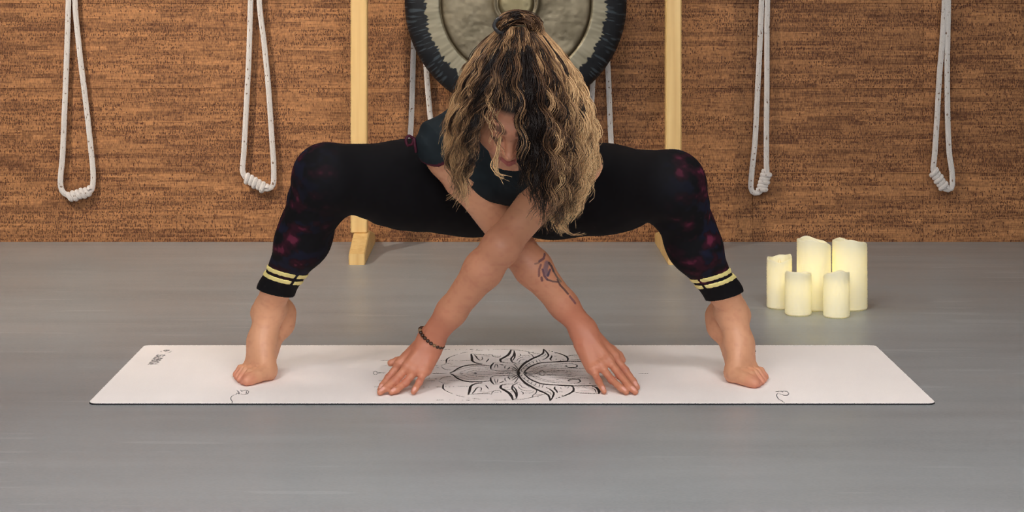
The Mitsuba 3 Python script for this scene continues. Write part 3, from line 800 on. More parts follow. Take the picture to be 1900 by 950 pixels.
HAND = {
    'r': dict(wrist=WRI['r'], index=[(741, 676, 4.374), (721, 701, 4.360), (710, 716, 4.345), (705.5, 723, 4.335)], middle=[(755, 682, 4.345), (733, 706, 4.328), (715, 721, 4.313), (705, 728, 4.305)],
              ring=[(770, 689, 4.345), (753, 710, 4.33), (736, 723, 4.315), (726, 728, 4.308)], pinky=[(787, 690, 4.347), (778, 709, 4.327), (771, 721, 4.315), (767, 727.5, 4.308)],
              thumb=[(781, 650, 4.388), (755, 667, 4.402), (737, 671, 4.400), (725, 673.5, 4.396)]),
    'l': dict(wrist=WRI['l'], index=[(1141, 663, 4.405), (1160, 687, 4.385), (1175, 708, 4.365), (1182, 719, 4.352)], middle=[(1130, 670, 4.378), (1151, 697, 4.35), (1169, 719, 4.32), (1179, 727, 4.31)],
              ring=[(1115, 680, 4.372), (1135, 705, 4.345), (1152, 720, 4.32), (1162, 727.5, 4.309)], pinky=[(1101, 688, 4.370), (1111, 708, 4.345), (1117, 719, 4.325), (1121, 726.5, 4.316)],
              thumb=[(1105, 633, 4.425), (1134, 650, 4.438), (1148, 660, 4.438), (1155, 668, 4.434)]),
}
FR = dict(index=(.0096, .0086, .0079, .0067), middle=(.0099, .0088, .0080, .0068), ring=(.0095, .0083, .0075, .0064), pinky=(.0086, .0075, .0068, .0059), thumb=(.0150, .0122, .0100, .0078))


def hand_prims(s):
    h = HAND[s]
    W0 = h['wrist']
    palm, fingers, nails = [], [], []
    back = unit((0.15 if s == 'l' else -0.15, -.85, .5))
    for f in ('index', 'middle', 'ring', 'pinky'):
        m = P(*h[f][0])
        w = W0 + (m - P(*h['middle'][0])) * 0.38
        palm += [Cone(lerp(w, m, .02) - back * .004, lerp(w, m, .9) - back * .003, .0165, .0112), Cone(lerp(w, m, .3) - back * .010, lerp(w, m, .9) - back * .008, .014, .0095)]
        palm += [Cone(lerp(w, m, .35) + back * .0075, lerp(w, m, .95) + back * .0045, .0040, .0052), Ell(m + back * .0045, (.0088, .0088, .0088))]
        pts = [P(*q) for q in h[f]]
        tip = pts[3].copy(); tip[2] = max(tip[2], MT + FR[f][3] + .0004); pts[3] = tip
        r = FR[f]
        fingers.append([Cone(pts[0], lerp(pts[0], pts[1], .55), r[0], r[1] * .96), Cone(lerp(pts[0], pts[1], .55), pts[1], r[1] * .96, r[1] * 1.06), Cone(pts[1], lerp(pts[1], pts[2], .55), r[1] * 1.04, r[2] * .96), Cone(lerp(pts[1], pts[2], .55), pts[2], r[2] * .96, r[2] * 1.04), Cone(pts[2], pts[3], r[2], r[3])])
        nails.append((pts[2], pts[3], r[3]))
    t = [P(*q) for q in h['thumb']]
    r = FR['thumb']
    fingers.append([Cone(lerp(W0, t[0], .9), t[1], r[0], r[1]), Cone(t[1], t[2], r[1], r[2] * 1.05), Cone(t[2], t[3], r[2], r[3])])
    palm += [Cone(W0, lerp(W0, P(*h['middle'][0]), .25), .0265, .022, (back, .72)), Cone(t[0], lerp(t[0], P(*h['index'][0]), .6), .014, .010)]
    return palm, fingers


def build_body(h=0.0026):
    g = Grid((-.645, 3.90, -.012), (.665, 4.80, .80), h)
    add(g, torso, .05, 0)
    add(g, neck, .03, .03)
    for s in 'lr':
        th, kc = leg_prims(s)
        sl, win = g.window(*span(th + kc, .03))
        d = smin(field(win, th, .04), field(win, kc, .03), .025)
        base, toes = foot_prims(s)
        g.D[sl] = smin(g.D[sl], d, .03)
        sl, win = g.window(*span(base + sum(toes, []), .02))
        fd = field(win, base, .02)
        out = fd
        for t in toes:
            out = np.minimum(out, smin(fd, field(win, t, .003), .004))
        g.D[sl] = smin(g.D[sl], out, .012)
    for s in 'lr':
        up, fo = arm_prims(s)
        sl, win = g.window(*span(up + fo, .03))
        d = smin(field(win, up, .02), field(win, fo, .02), .02)
        sho = smin(g.D[sl], d, .045)
        far = np.sqrt((win[0] - SHO[s][0]) ** 2 + (win[1] - SHO[s][1]) ** 2 + (win[2] - SHO[s][2]) ** 2)
        g.D[sl] = np.where(far < .12, sho, np.minimum(g.D[sl], d))
        palm, fingers = hand_prims(s)
        sl, win = g.window(*span(palm + sum(fingers, []), .02))
        pd = field(win, palm, .010)
        out = pd
        for f in fingers:
            out = smin(out, smin(pd, field(win, f, .003), .007), .0024)
        keep = np.sqrt((win[0] - WRI[s][0]) ** 2 + (win[1] - WRI[s][1]) ** 2 + (win[2] - WRI[s][2]) ** 2)
        g.D[sl] = np.where(keep < .06, smin(g.D[sl], out, .014), np.minimum(g.D[sl], out))
    # head, with eye sockets carved before the eyeballs, nose and lips go on
    sl, win = g.window(*span(head + face, .03))
    d = field(win, head, .022)
    for s in (-1, 1):
        d = -smin(-d, Ell(hp(.098, .002, s * .031), (.017, .012, .010), HR)(*win).astype(np.float32), .010)
    d = smin(d, field(win, face, .006), .008)
    d = smin(d, field(win, lips, .003), .004)
    d = smin(d, field(win, eyes, 0), .002)
    for e in ears:
        d = smin(d, field(win, e, 0), .006)
    g.D[sl] = smin(g.D[sl], d, .02)
    z = (g.lo[2] + g.h * np.arange(g.n[2])).astype(np.float32)
    g.D = np.maximum(g.D, MT + .0012 - z)             # soles and fingertips press flat on the mat
    return g


body = build_body()
bm = surface_nets(body.D, body.lo, body.h, 0.0, 1)
ctr = bm.triangles_center
for _ in range(2):                              # finer where the tattoo and the hands' nails are drawn
    ctr = bm.triangles_center
    pick = np.linalg.norm(ctr - lerp(ELB['l'], WRI['l'], .35), axis=1) < .13
    nv, nf = trimesh.remesh.subdivide(np.array(bm.vertices), np.array(bm.faces), face_index=np.nonzero(pick)[0])
    bm = trimesh.Trimesh(nv, nf, process=False)
bv = np.array(bm.vertices)
print('body', len(bv), len(bm.faces), 'lowest', bv[:, 2].min(), MT)


def near(v, pts, r):
    """1 close to the polyline pts, falling to 0 at distance r."""
    best = np.full(len(v), 9.0)
    for a, b in zip(pts[:-1], pts[1:]):
        ab = b - a
        t = np.clip(((v - a) @ ab) / max(ab @ ab, 1e-9), 0, 1)
        best = np.minimum(best, np.linalg.norm(v - a - t[:, None] * ab, axis=1))
    return np.clip(1 - best / r, 0, 1)


def blend(c, new, w):
    return c * (1 - w[:, None]) + np.asarray(new) * w[:, None]


SKIN, RED, PALE = np.array(srgb(209, 150, 115)), np.array(srgb(180, 106, 83)), np.array(srgb(218, 168, 133))
n1 = meshkit.fbm(bv * 22, 3, 1)
n2 = meshkit.fbm(bv * 90, 3, 2)
col = SKIN[None] * (0.94 + 0.12 * n1[:, None])
col = blend(col, RED, np.clip((n2 - .5) * 1.2, 0, .35))
for s in 'lr':
    hnd = [WRI[s], P(*HAND[s]['middle'][0]), P(*HAND[s]['middle'][3])]
    col = blend(col, RED, .6 * np.clip(near(bv, hnd, .11) * 2.2, 0, 1))
    col = blend(col, RED, .35 * np.clip(near(bv, [ELB[s], WRI[s]], .09) * 2, 0, 1))
    for f in ('index', 'middle', 'ring', 'pinky'):
        pts = [P(*q) for q in HAND[s][f]]
        for q in (pts[0], pts[1]):
            col = blend(col, np.array(srgb(168, 88, 74)), .5 * np.clip(near(bv, [q, q + 1e-4], .016) * 1.5, 0, 1))
        tip = lerp(pts[2], pts[3], .8) + np.array([0, -.006, .006])
        col = blend(col, np.array(srgb(228, 170, 156)), .65 * np.clip(near(bv, [lerp(pts[2], pts[3], .5) + np.array([0, -.005, .006]), lerp(pts[2], pts[3], .75) + np.array([0, -.006, .006])], .0052) * 3, 0, 1))
    base, toes = foot_prims(s)
    for t in toes:
        col = blend(col, np.array(srgb(204, 128, 108)), .5 * np.clip(near(bv, [t[-1].a, t[-1].b], .022) * 1.6, 0, 1))
    col = blend(col, PALE, .25 * np.clip(near(bv, [ANK[s], base[2].b], .07) * 2, 0, 1))
local = (bv - HC) @ np.array([HF, HU, HS]).T
hd = near(bv, [HC, HC + 1e-4], .16)
scalp = np.clip(np.maximum((local[:, 1] - .055) / .012, (-local[:, 0] - .005) / .012), 0, 1) * (np.linalg.norm(local, axis=1) < .135) * (local[:, 1] > -.07)
col = blend(col, RED, .45 * (hd > 0) * np.clip((local[:, 0] - .06) / .03, 0, 1))
col = blend(col, srgb(46, 30, 22), scalp)
col = blend(col, srgb(168, 70, 70), .8 * np.clip(near(bv, [hp(.092, -.060, -.014), hp(.100, -.060, 0), hp(.092, -.060, .014)], .013) * 2.5, 0, 1))
for s in (-1, 1):                               # closed lids: lash line and brow
    col = blend(col, srgb(52, 30, 24), .85 * np.clip(near(bv, [hp(.092, -.006, s * .020), hp(.090, -.009, s * .031), hp(.084, -.006, s * .043)], .006) * 2.5, 0, 1))
    col = blend(col, srgb(70, 44, 30), .8 * np.clip(near(bv, [hp(.098, .024, s * .014), hp(.096, .030, s * .03), hp(.082, .024, s * .048)], .008) * 2.5, 0, 1))
# tattoo: a rose with a stem along the outer forearm
inkT = lambda pts: [P(960 + x / 7.917, 440 + y / 7.917, 4.385) for x, y in pts]
for pts, w, c, a in [([(415, 255), (385, 310), (310, 350)], 14, (92, 62, 74), .85), ([(300, 370), (240, 385)], 9, (110, 76, 70), .6), ([(330, 400), (300, 470), (300, 560)], 13, (98, 58, 66), .75),
                     ([(430, 385), (400, 470), (430, 540)], 40, (104, 88, 104), .75), ([(470, 380), (510, 430), (540, 500)], 15, (58, 48, 60), .85), ([(355, 470), (380, 560), (430, 620)], 13, (84, 60, 80), .8),
                     ([(430, 620), (520, 650), (600, 660)], 9, (80, 62, 66), .8), ([(480, 480), (440, 560)], 14, (72, 62, 84), .8), ([(340, 590), (350, 630)], 16, (84, 50, 60), .8), ([(540, 500), (600, 600)], 10, (80, 76, 76), .8),
                     ([(600, 630), (640, 710), (700, 770), (760, 840)], 12, (66, 54, 60), .8), ([(610, 610), (660, 660)], 10, (84, 90, 80), .7), ([(790, 880), (840, 940), (870, 980)], 14, (80, 54, 76), .7)]:
    q = np.array(inkT(pts))
    rel = bv.copy(); ref = q.copy()
    arm_axis = unit(WRI['l'] - ELB['l']); look = unit(np.cross(arm_axis, np.cross([0.1, -1, .15], arm_axis)))
    rel = rel - np.outer((rel - ELB['l']) @ look, look); ref = ref - np.outer((ref - ELB['l']) @ look, look)
    front = ((bv - lerp(ELB['l'], WRI['l'], .3)) @ look > -.012) & (np.linalg.norm(bv - lerp(ELB['l'], WRI['l'], .35), axis=1) < .16)
    col = blend(col, srgb(*c), a * front * np.clip(near(rel, list(ref), w * .00017 + .0010) * 2.2, 0, 1))
for px, py in ((853, 552), (905, 603)):          # moles
    q = P(px, py, 4.30)
    col = blend(col, srgb(110, 62, 46), .8 * np.clip(near(bv, [q, q + np.array([0, .08, 0])], .0036) * 2, 0, 1))
pk = 'person'
tag(pk, 'barefoot person with long wavy hair squatting wide on tiptoe, arms crossed to the mat', 'person')
put(pk + '__body', bm, 'mat_skin', smooth=True, color=np.clip(col, 0, 1))
tag(pk + '__body', 'bare skin with a rose tattoo on one forearm')


def planes(win, point, normal):
    n = unit(normal)
    return ((win[0] - point[0]) * n[0] + (win[1] - point[1]) * n[1] + (win[2] - point[2]) * n[2]).astype(np.float32)


def grown(prims, e):
    out = []
    for p in prims:
        out.append(Cone(p.a, p.b, p.ra + e, p.rb + e, p.sq) if isinstance(p, Cone) else Ell(p.c, p.r + e, p.R))
    return out


# leggings
HEM = {'l': (P(510, 542, 4.50), unit((-.020, 0, -.09))), 'r': (P(1338.5, 550, 4.475), unit((.022, 0, -.09)))}
lg = Grid((-.60, 4.15, .10), (.62, 4.80, .66), 0.003)
pel = [torso[0], torso[1], torso[2]]
add(lg, grown(pel, .006), .05, 0)
band = {}
for s in 'lr':
    th, kc = leg_prims(s)
    base, _ = foot_prims(s)
    low = base
    sl, win = lg.window(*span(th + kc + base[:2], .04))
    d = smin(smin(field(win, grown(th, .0045), .04), field(win, grown(kc, .0045), .03), .025), field(win, grown(low, .0045), .02), .03)
    h0, hn = HEM[s]
    d = np.maximum(d, planes(win, h0, hn))
    lg.D[sl] = smin(lg.D[sl], d, .03)
    for lo_, hi_, nm in ((.036, .0475, 0), (.054, .0655, 1)):
        pl = planes(win, h0, hn)
        if s == 'l':
            seam, mid, leg = P(549, 496, 4.42), P(530, 500, 4.47), unit(P(510, 543, 4.50) - P(546, 470, 4.43))
        else:
            seam, mid, leg = P(1297, 503, 4.40), P(1316, 507, 4.445), unit(P(1338, 549, 4.475) - P(1298, 476, 4.41))
        side = unit(seam - mid)
        gn = unit(np.cross(leg, side))
        q = np.maximum(np.maximum(d - .0022, pl + lo_), -(pl + hi_))
        q = np.maximum(q, -(d + .003))
        gap = np.abs((win[0] - seam[0]) * gn[0] + (win[1] - seam[1]) * gn[1] + (win[2] - seam[2]) * gn[2]) - .0028
        front = (win[0] - h0[0]) * side[0] + (win[1] - h0[1]) * side[1] + (win[2] - h0[2]) * side[2] > 0
        q = np.where(front, np.maximum(q, -gap), q)
        band[(s, nm)] = (q, sl)
xx, yy, zz = np.meshgrid(*[(lg.lo[k] + lg.h * np.arange(lg.n[k])).astype(np.float32) for k in range(3)], indexing='ij', sparse=True)
lg.D -= .0016 * (np.sin(xx * 95 + np.sin(zz * 60) * 1.5 + yy * 40) * np.exp(-np.square((zz - .40) / .06))).astype(np.float32) * .6
lm = surface_nets(lg.D, lg.lo, lg.h, 0.0, 3)
lv = np.array(lm.vertices)
lc = np.tile(np.array([.0035, .0030, .0042]), (len(lv), 1))
f1, f2 = meshkit.fbm(lv * 38, 3, 5), meshkit.fbm(lv * 30 + 7, 3, 6)
for s in 'lr':
    m = 1 if s == 'l' else -1
    kn, an = KNEE[s], ANK[s]
    out = np.clip(((kn[0] + .035 * m - lv[:, 0]) * m) / .09, 0, 1) * (m * lv[:, 0] < 0.02)
    shin = np.clip(near(lv, [kn + np.array([0, 0, .05]), lerp(kn, an, .75)], .13) * 2.0, 0, 1)
    up = np.clip((np.linalg.norm(lv - HEM[s][0], axis=1) - .07) / .05, 0, 1)
    w = out * shin * up
    lc = blend(lc, srgb(50, 13, 28), w * np.clip((f1 - .46) * 5, 0, .8))
    lc = blend(lc, srgb(22, 24, 44), w * np.clip((f2 - .48) * 6, 0, .8) * (f1 < .5))
    lc = blend(lc, srgb(112, 40, 64), w * np.clip((f1 - .66) * 7, 0, .6))
put(pk + '__leggings', lm, 'mat_fabric_black', smooth=True, color=np.clip(lc, 0, 1)); tag(pk + '__leggings', 'black calf length leggings with dark red dye on the shins')
for (s, nm), (q, sl) in band.items():
    lo = lg.lo + lg.h * np.array([i.start for i in sl])
    m = surface_nets(np.ascontiguousarray(q), lo, lg.h, 0.0, 2)
    parts_ = m.split(only_watertight=False)
    k = put(pk + '__leggings__gold_stripe', cat(*parts_) if len(parts_) > 1 else m, 'mat_gold', smooth=50)
    tag(k, 'pale gold stripe above the hem')

# t-shirt
sg = Grid((-.33, 4.15, .30), (.33, 4.80, .76), 0.003)
add(sg, grown(torso[2:], .0075), .05, 0)
add(sg, grown(neck[1:], .004), .03, .04)
for s in 'lr':
    S, E = SHO[s], ELB[s]
    sl, win = sg.window(*span(arm_prims(s)[0], .03))
    d = field(win, [Cone(S, lerp(S, E, .30), .0565, .0545), Ell(lerp(S, E, .1), (.060, .060, .060))], .02)
    c = lerp(S, E, .05)
    axis = unit(E - S) + (np.array([-.35, 0, .40]) if s == 'l' else np.array([.25, 0, .35]))
    d = np.maximum(d, planes(win, c, axis))
    sg.D[sl] = smin(sg.D[sl], d, .03)
xx, yy, zz = np.meshgrid(*[(sg.lo[k] + sg.h * np.arange(sg.n[k])).astype(np.float32) for k in range(3)], indexing='ij', sparse=True)
sg.D = sg.D - (.0022 * np.sin(xx * 60 + zz * 90 + np.sin(xx * 40 + yy * 35) * 1.6)).astype(np.float32)
sg.D = np.maximum(sg.D, planes((xx, yy, zz), P(950, 300, 4.60), (0, 1, 0)))
tm = surface_nets(sg.D, sg.lo, sg.h, 0.0, 3)
tv = np.array(tm.vertices)
tc = np.tile(np.array(srgb(27, 34, 38)), (len(tv), 1)) * (0.85 + .4 * meshkit.fbm(tv * 40, 2, 8)[:, None])
for s in 'lr':
    S, E = SHO[s], ELB[s]
    axis = unit(E - S) + (np.array([-.35, 0, .40]) if s == 'l' else np.array([.25, 0, .35]))
    dist = (tv - lerp(S, E, .05)) @ unit(axis)
    tc = blend(tc, srgb(80, 26, 40), (np.abs(dist) < .006) * (np.linalg.norm(tv - S, axis=1) < .09) * .9)
put(pk + '__shirt', tm, 'mat_fabric_shirt', smooth=True, color=np.clip(tc, 0, 1)); tag(pk + '__shirt', 'dark charcoal short sleeved shirt with dark red sleeve edges')
bow = [(774, 262, 4.33), (766, 256, 4.32), (758, 252, 4.315), (753, 260, 4.31), (757, 270, 4.312), (764, 268, 4.318), (768, 258, 4.315), (770, 270, 4.315), (772, 282, 4.32)]
put(pk + '__shirt__tie', tube(resample([P(*q) for q in bow], 40), .0032, 8), 'mat_ribbon', smooth=50); tag(pk + '__shirt__tie', 'dark red sleeve tie')

# bracelet
ax = unit(WRI['r'] - ELB['r'])
bc = lerp(ELB['r'], WRI['r'], .985)
bax = unit(ax + np.array([-.30, -.10, -.28]) * 0.6)
e1 = unit(np.cross(bax, [0, 1, 0])); e2 = np.cross(bax, e1)
bk = pk + '__bracelet'
tag(bk, 'dark bead bracelet on the wrist')
nb = 22
for i in range(nb):
    a = 2 * math.pi * i / nb
    c = bc + e1 * math.cos(a) * .0322 + e2 * math.sin(a) * .0285
    m = trimesh.creation.icosphere(subdivisions=2, radius=.0044)
    m.apply_scale([1, 1, .92]); m.apply_translation(c)
    put(bk + '__bead', m, 'mat_bead_light' if i % 6 == 4 else 'mat_bead', smooth=True)

# HAIR
hg = np.random.default_rng(21)
DARK, MID, TAN, BLOND = (np.array(srgb(*c)) for c in ((27, 18, 15), (94, 66, 46), (178, 138, 98), (216, 178, 130)))


def strands_mesh(paths, radii, colors, sides=3):
    """paths (S, N, 3), radii (S, N), colors (S, N, 3) -> one mesh of thin tubes and its vertex colours."""
    S, N, _ = paths.shape
    t = np.gradient(paths, axis=1)
    t /= np.linalg.norm(t, axis=2, keepdims=True) + 1e-12
    a = np.cross(t, np.array([0.13, 0.97, 0.2]))
    a /= np.linalg.norm(a, axis=2, keepdims=True) + 1e-12
    b = np.cross(t, a)
    ang = np.arange(sides) * 2 * np.pi / sides
    v = paths[:, :, None] + radii[:, :, None, None] * (np.cos(ang)[None, None, :, None] * a[:, :, None] + np.sin(ang)[None, None, :, None] * b[:, :, None])
    i, j = np.meshgrid(np.arange(N - 1), np.arange(sides), indexing='ij')
    q = np.stack([i * sides + j, i * sides + (j + 1) % sides, (i + 1) * sides + (j + 1) % sides, (i + 1) * sides + j], -1).reshape(-1, 4)
    f = np.vstack([q[:, [0, 1, 2]], q[:, [0, 2, 3]]])
    F = (f[None] + (np.arange(S) * N * sides)[:, None, None]).reshape(-1, 3)
    return trimesh.Trimesh(v.reshape(-1, 3), F, process=False), np.repeat(colors.reshape(-1, 3), sides, axis=0)


NP = 34
all_paths, all_r, all_c = [], [], []


def sheet(curves, clumps, per, blond, amp=.0085, wl=.074, spread=.008, depth=.012, thick=.0009, tip_blond=.42, flare=1.0, cut=(0.74, 1.0), wave_from=.12):
    """Locks interpolated between hand traced curves. blond: (value at first curve, value at last curve) from 0 dark to 1 blond."""
    C = np.array([resample(np.array([P(*q) for q in c]), 60) for c in curves])
    for k in range(clumps):
        u = (k + hg.random()) / clumps * (len(C) - 1)
        i = min(int(u), len(C) - 2)
        w = u - i
        w = w * w * (3 - 2 * w) * .4 + w * .6
        g = C[i] * (1 - w) + C[i + 1] * w
        end = hg.uniform(*cut)
        g = resample(g[:max(8, int(60 * end))], NP)
        t = np.linspace(0, 1, NP)
        s = np.r_[0, np.cumsum(np.linalg.norm(np.diff(g, axis=0), axis=1))]
        A = amp * np.clip((t - wave_from) / .3, 0, 1) * hg.uniform(.6, 1.35)
        ph = hg.uniform(0, 6.28)
        L = wl * hg.uniform(.8, 1.3)
        off = hg.normal(size=3) * np.array([spread * .5, depth, .004])
        bl = blond[0] + (blond[1] - blond[0]) * (u / (len(C) - 1)) + hg.normal() * .27
        rad = spread * hg.uniform(.6, 1.2)
        n = max(3, int(per * hg.uniform(.7, 1.3)))
        ang, rr = hg.uniform(0, 6.28, n), np.sqrt(hg.random(n)) * rad
        shape = (.5 + .6 * np.sin(np.pi * np.clip(t, 0, 1)) ** .8) * (1 - .72 * t ** 3)
        phs = ph + hg.normal(size=n) * .28
        fl = hg.normal(size=(n, 3)) * .006 * flare * np.array([1, .8, .5])
        ex = np.array([1, 0, 0.0]); ey = np.array([0, 1, 0.0])
        w1 = 2 * np.pi * s[None] / L + phs[:, None]
        p = g[None] + off * np.clip(t * 4, 0, 1)[None, :, None]
        p = p + (rr * np.cos(ang))[:, None, None] * shape[None, :, None] * ex + (rr * np.sin(ang))[:, None, None] * shape[None, :, None] * ey
        p = p + (A[None] * np.sin(w1))[..., None] * ex + (A[None] * .7 * np.cos(w1))[..., None] * ey + (A[None] * .25 * np.sin(2 * w1 + 1))[..., None] * np.array([0, 0, 1.0])
        p = p + fl[:, None] * (t ** 2)[None, :, None]
        q = (p - HC) @ HR.T / np.array([.076, .098, .088]) - np.array([0, -.005 / .098, .035 / .088])
        m = np.linalg.norm(q, axis=2, keepdims=True)
        q = np.where(m < 1.06, q / np.maximum(m, 1e-6) * 1.06, q)
        p = ((q + np.array([0, -.005 / .098, .035 / .088])) * np.array([.076, .098, .088])) @ HR + HC
        lf = (NP - 1) * np.clip(1 - np.abs(hg.normal(size=n)) * .10, .70, 1)[:, None] * t[None]
        i0 = np.minimum(lf.astype(int), NP - 2)
        fr = (lf - i0)[..., None]
        ii = np.arange(n)[:, None]
        p = p[ii, i0] * (1 - fr) + p[ii, i0 + 1] * fr
        b = np.clip(bl + tip_blond * (t - .35)[None] + hg.normal(size=(n, 1)) * .14 + .10 * np.sin(w1), 0, 1)[..., None]
        c = np.where(b < .33, DARK + (MID - DARK) * b / .33, np.where(b < .66, MID + (TAN - MID) * (b - .33) / .33, TAN + (BLOND - TAN) * (b - .66) / .34))
        r = thick * hg.uniform(.7, 1.25, n)[:, None] * (1 - .65 * t[None] ** 2.5) * np.clip(t * 12 + .4, 0, 1)[None]
        all_paths.append(p); all_r.append(r); all_c.append(c * hg.uniform(.85, 1.12, (n, 1, 1)))


# left side of the picture: pale outside, dark towards the face
L0 = [(930, 52, 4.08), (898, 84, 4.04), (870, 135, 4.03), (848, 190, 4.03), (834, 245, 4.04), (832, 285, 4.05), (838, 325, 4.06)]
L1 = [(932, 56, 4.05), (900, 100, 4.00), (876, 160, 3.99), (856, 220, 3.99), (848, 280, 4.01), (850, 340, 4.03), (848, 388, 4.05)]
L2 = [(936, 62, 4.02), (910, 115, 3.96), (890, 175, 3.95), (876, 225, 3.96), (868, 280, 3.98), (864, 340, 4.01), (860, 385, 4.03)]
L3 = [(940, 66, 4.00), (918, 118, 3.945), (900, 165, 3.935), (884, 215, 3.945), (874, 265, 3.96), (872, 315, 3.98), (873, 362, 4.00)]
sheet([L0, L1], 34, 24, (.78, .45), spread=.009)
sheet([L1, L2, L3], 44, 22, (.42, -.2), spread=.008)
sheet([[(x, y, d + .035) for x, y, d in L0], [(x, y, d + .045) for x, y, d in L2]], 22, 20, (.35, .15), spread=.010)
# right side
R0 = [(998, 50, 4.09), (1032, 92, 4.06), (1063, 140, 4.05), (1086, 195, 4.05), (1097, 245, 4.06), (1094, 300, 4.07), (1078, 350, 4.09), (1060, 388, 4.09)]
R1 = [(990, 54, 4.06), (1020, 105, 4.01), (1046, 165, 4.00), (1066, 225, 4.01), (1078, 285, 4.03), (1078, 345, 4.05), (1062, 400, 4.06), (1052, 438, 4.07)]
R2 = [(980, 60, 4.02), (1006, 112, 3.965), (1028, 175, 3.95), (1043, 240, 3.96), (1052, 300, 3.98), (1052, 360, 4.0), (1044, 410, 4.02), (1036, 440, 4.03)]
R3 = [(970, 66, 4.00), (988, 115, 3.94), (1002, 180, 3.925), (1012, 245, 3.93), (1018, 310, 3.95), (1016, 370, 3.98), (1008, 415, 4.00), (1000, 440, 4.01)]
R4 = [(962, 70, 4.00), (973, 118, 3.935), (982, 185, 3.92), (988, 250, 3.925), (990, 310, 3.94), (988, 360, 3.96), (984, 395, 3.98)]
R5 = [(954, 72, 4.00), (957, 118, 3.935), (962, 180, 3.922), (966, 240, 3.922), (968, 290, 3.93), (970, 330, 3.95), (976, 368, 3.97)]
sheet([R0, R1], 42, 24, (.78, .45), spread=.009)
sheet([R1, R2, R3], 56, 22, (.40, -.2), spread=.009)
sheet([R3, R4, R5], 48, 22, (-.18, -.4), spread=.008, amp=.006, tip_blond=.36)
sheet([[(x, y, d + .035) for x, y, d in R0], [(x, y, d + .045) for x, y, d in R2], [(x, y, d + .04) for x, y, d in R4]], 40, 20, (.4, -.1), spread=.011)
# fringe over the brow, darkest in the middle
B0 = [(936, 70, 3.99), (922, 115, 3.94), (912, 160, 3.925), (906, 185, 3.925), (903, 205, 3.93)]
B1 = [(945, 70, 3.99), (938, 115, 3.935), (932, 160, 3.92), (929, 185, 3.92), (930, 208, 3.925)]
B2 = [(955, 70, 3.99), (955, 115, 3.935), (954, 160, 3.92), (956, 190, 3.92), (962, 225, 3.92)]
sheet([B0, B1, B2], 24, 18, (.12, -.3), spread=.007, amp=.004, tip_blond=.35)
sheet([[(957, 70, 4.0), (972, 115, 3.94), (978, 170, 3.93), (982, 230, 3.93)], [(985, 64, 4.0), (1000, 115, 3.95), (1012, 175, 3.94), (1018, 240, 3.95)]], 24, 20, (-.2, .2), spread=.008, amp=.004)
# hair combed up from the hairline to the tie, in the light
sheet([[(946, 52, 4.03), (930, 70, 3.985), (917, 92, 3.955), (909, 122, 3.94)], [(960, 50, 4.03), (952, 72, 3.97), (946, 94, 3.938), (942, 126, 3.925)], [(968, 50, 4.03), (972, 68, 3.978), (976, 92, 3.948), (978, 124, 3.932)]], 40, 16, (.46, .20), spread=.007, amp=.002, tip_blond=.05, depth=.004, cut=(.72, 1))
# loose wisps across the face and at the ends
sheet([[(925, 90, 3.95), (908, 150, 3.92), (898, 200, 3.915), (902, 240, 3.915), (914, 270, 3.915)], [(938, 90, 3.95), (930, 150, 3.915), (926, 200, 3.91), (934, 245, 3.90), (930, 285, 3.905), (936, 322, 3.93)]], 5, 4, (.40, .25), spread=.004, amp=.005, wl=.04, tip_blond=.4)
sheet([[(926, 250, 3.91), (920, 290, 3.93), (914, 310, 3.94), (922, 322, 3.94), (936, 335, 3.95), (952, 368, 3.96)], [(930, 255, 3.91), (922, 292, 3.93), (920, 318, 3.94), (944, 326, 3.95), (954, 328, 3.95)]], 3, 4, (.8, .8), spread=.002, amp=.001, depth=.002)
sheet([[(846, 300, 4.03), (848, 345, 4.05), (838, 362, 4.06), (822, 371, 4.07), (811, 362, 4.07)], [(860, 310, 4.03), (864, 350, 4.05), (870, 380, 4.06), (862, 392, 4.07)]], 4, 7, (.95, .8), spread=.004, amp=.003, depth=.004)
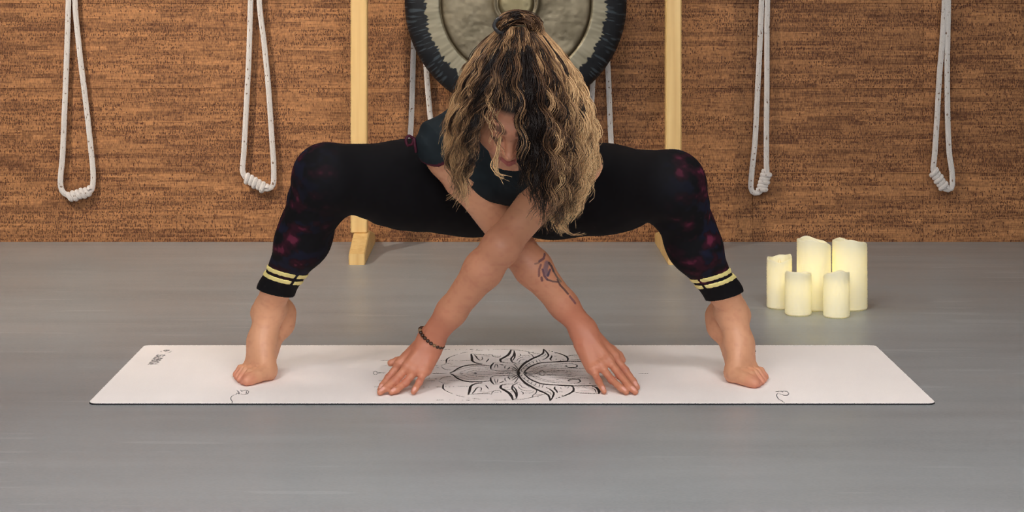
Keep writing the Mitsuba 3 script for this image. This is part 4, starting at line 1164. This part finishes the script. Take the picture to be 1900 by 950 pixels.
sheet([[(1040, 390, 4.04), (1052, 425, 4.06), (1066, 433, 4.06), (1082, 428, 4.07)], [(1020, 400, 4.03), (1030, 425, 4.05), (1036, 438, 4.05)]], 6, 7, (.9, .8), spread=.004, amp=.002, depth=.004)
sheet([[(1098, 260, 4.06), (1108, 290, 4.07), (1104, 318, 4.08), (1094, 330, 4.08)], [(1086, 240, 4.05), (1100, 280, 4.06), (1096, 330, 4.08), (1080, 372, 4.08)]], 7, 8, (.95, .75), spread=.005, amp=.004, depth=.005)
# half up twist at the crown
for k in range(30):
    a0, da = hg.uniform(2.6, 4.2), hg.uniform(2.2, 4.2)
    t = np.linspace(0, 1, 12)
    ang = a0 - da * t
    rx, rz, yy0 = .041 * hg.uniform(.5, 1.05), .026 * hg.uniform(.5, 1.1), hg.normal() * .012
    c = P(963, 55, 4.06)
    pts = c + np.stack([rx * np.cos(ang), yy0 + .018 * np.sin(ang * 1.7 + k), rz * np.sin(ang) + .004], 1)
    g = resample(pts, NP)
    n = 16
    p = g[None] + hg.normal(size=(n, 1, 3)) * .0042 + hg.normal(size=(n, NP, 3)).cumsum(1) * .00018
    b = np.clip(.50 + hg.normal() * .25 + hg.normal(size=(n, 1)) * .12 + .25 * np.sin(ang[0] + 3 * np.linspace(0, 1, NP))[None], 0, 1)[..., None]
    c3 = np.where(b < .5, DARK + (MID - DARK) * b / .5, MID + (TAN - MID) * (b - .5) / .5)
    all_paths.append(p); all_r.append(np.full((n, NP), .0009)); all_c.append(c3)
hm, hc = strands_mesh(np.concatenate(all_paths), np.concatenate(all_r), np.concatenate(all_c))
print('hair', len(hm.faces))
put(pk + '__hair', hm, 'mat_hair', smooth=True, color=np.clip(hc, 0, 1)); tag(pk + '__hair', 'long wavy brown hair with blond ends, half tied up', kind='stuff')
put(pk + '__hair_tie', tube(resample([P(930, 33, 4.035), P(921, 38, 4.025), P(917, 47, 4.015), P(921, 56, 4.005), P(932, 62, 3.985)], 30), .0042, 8), 'mat_tie', smooth=50); tag(pk + '__hair_tie', 'dark shiny hair tie')
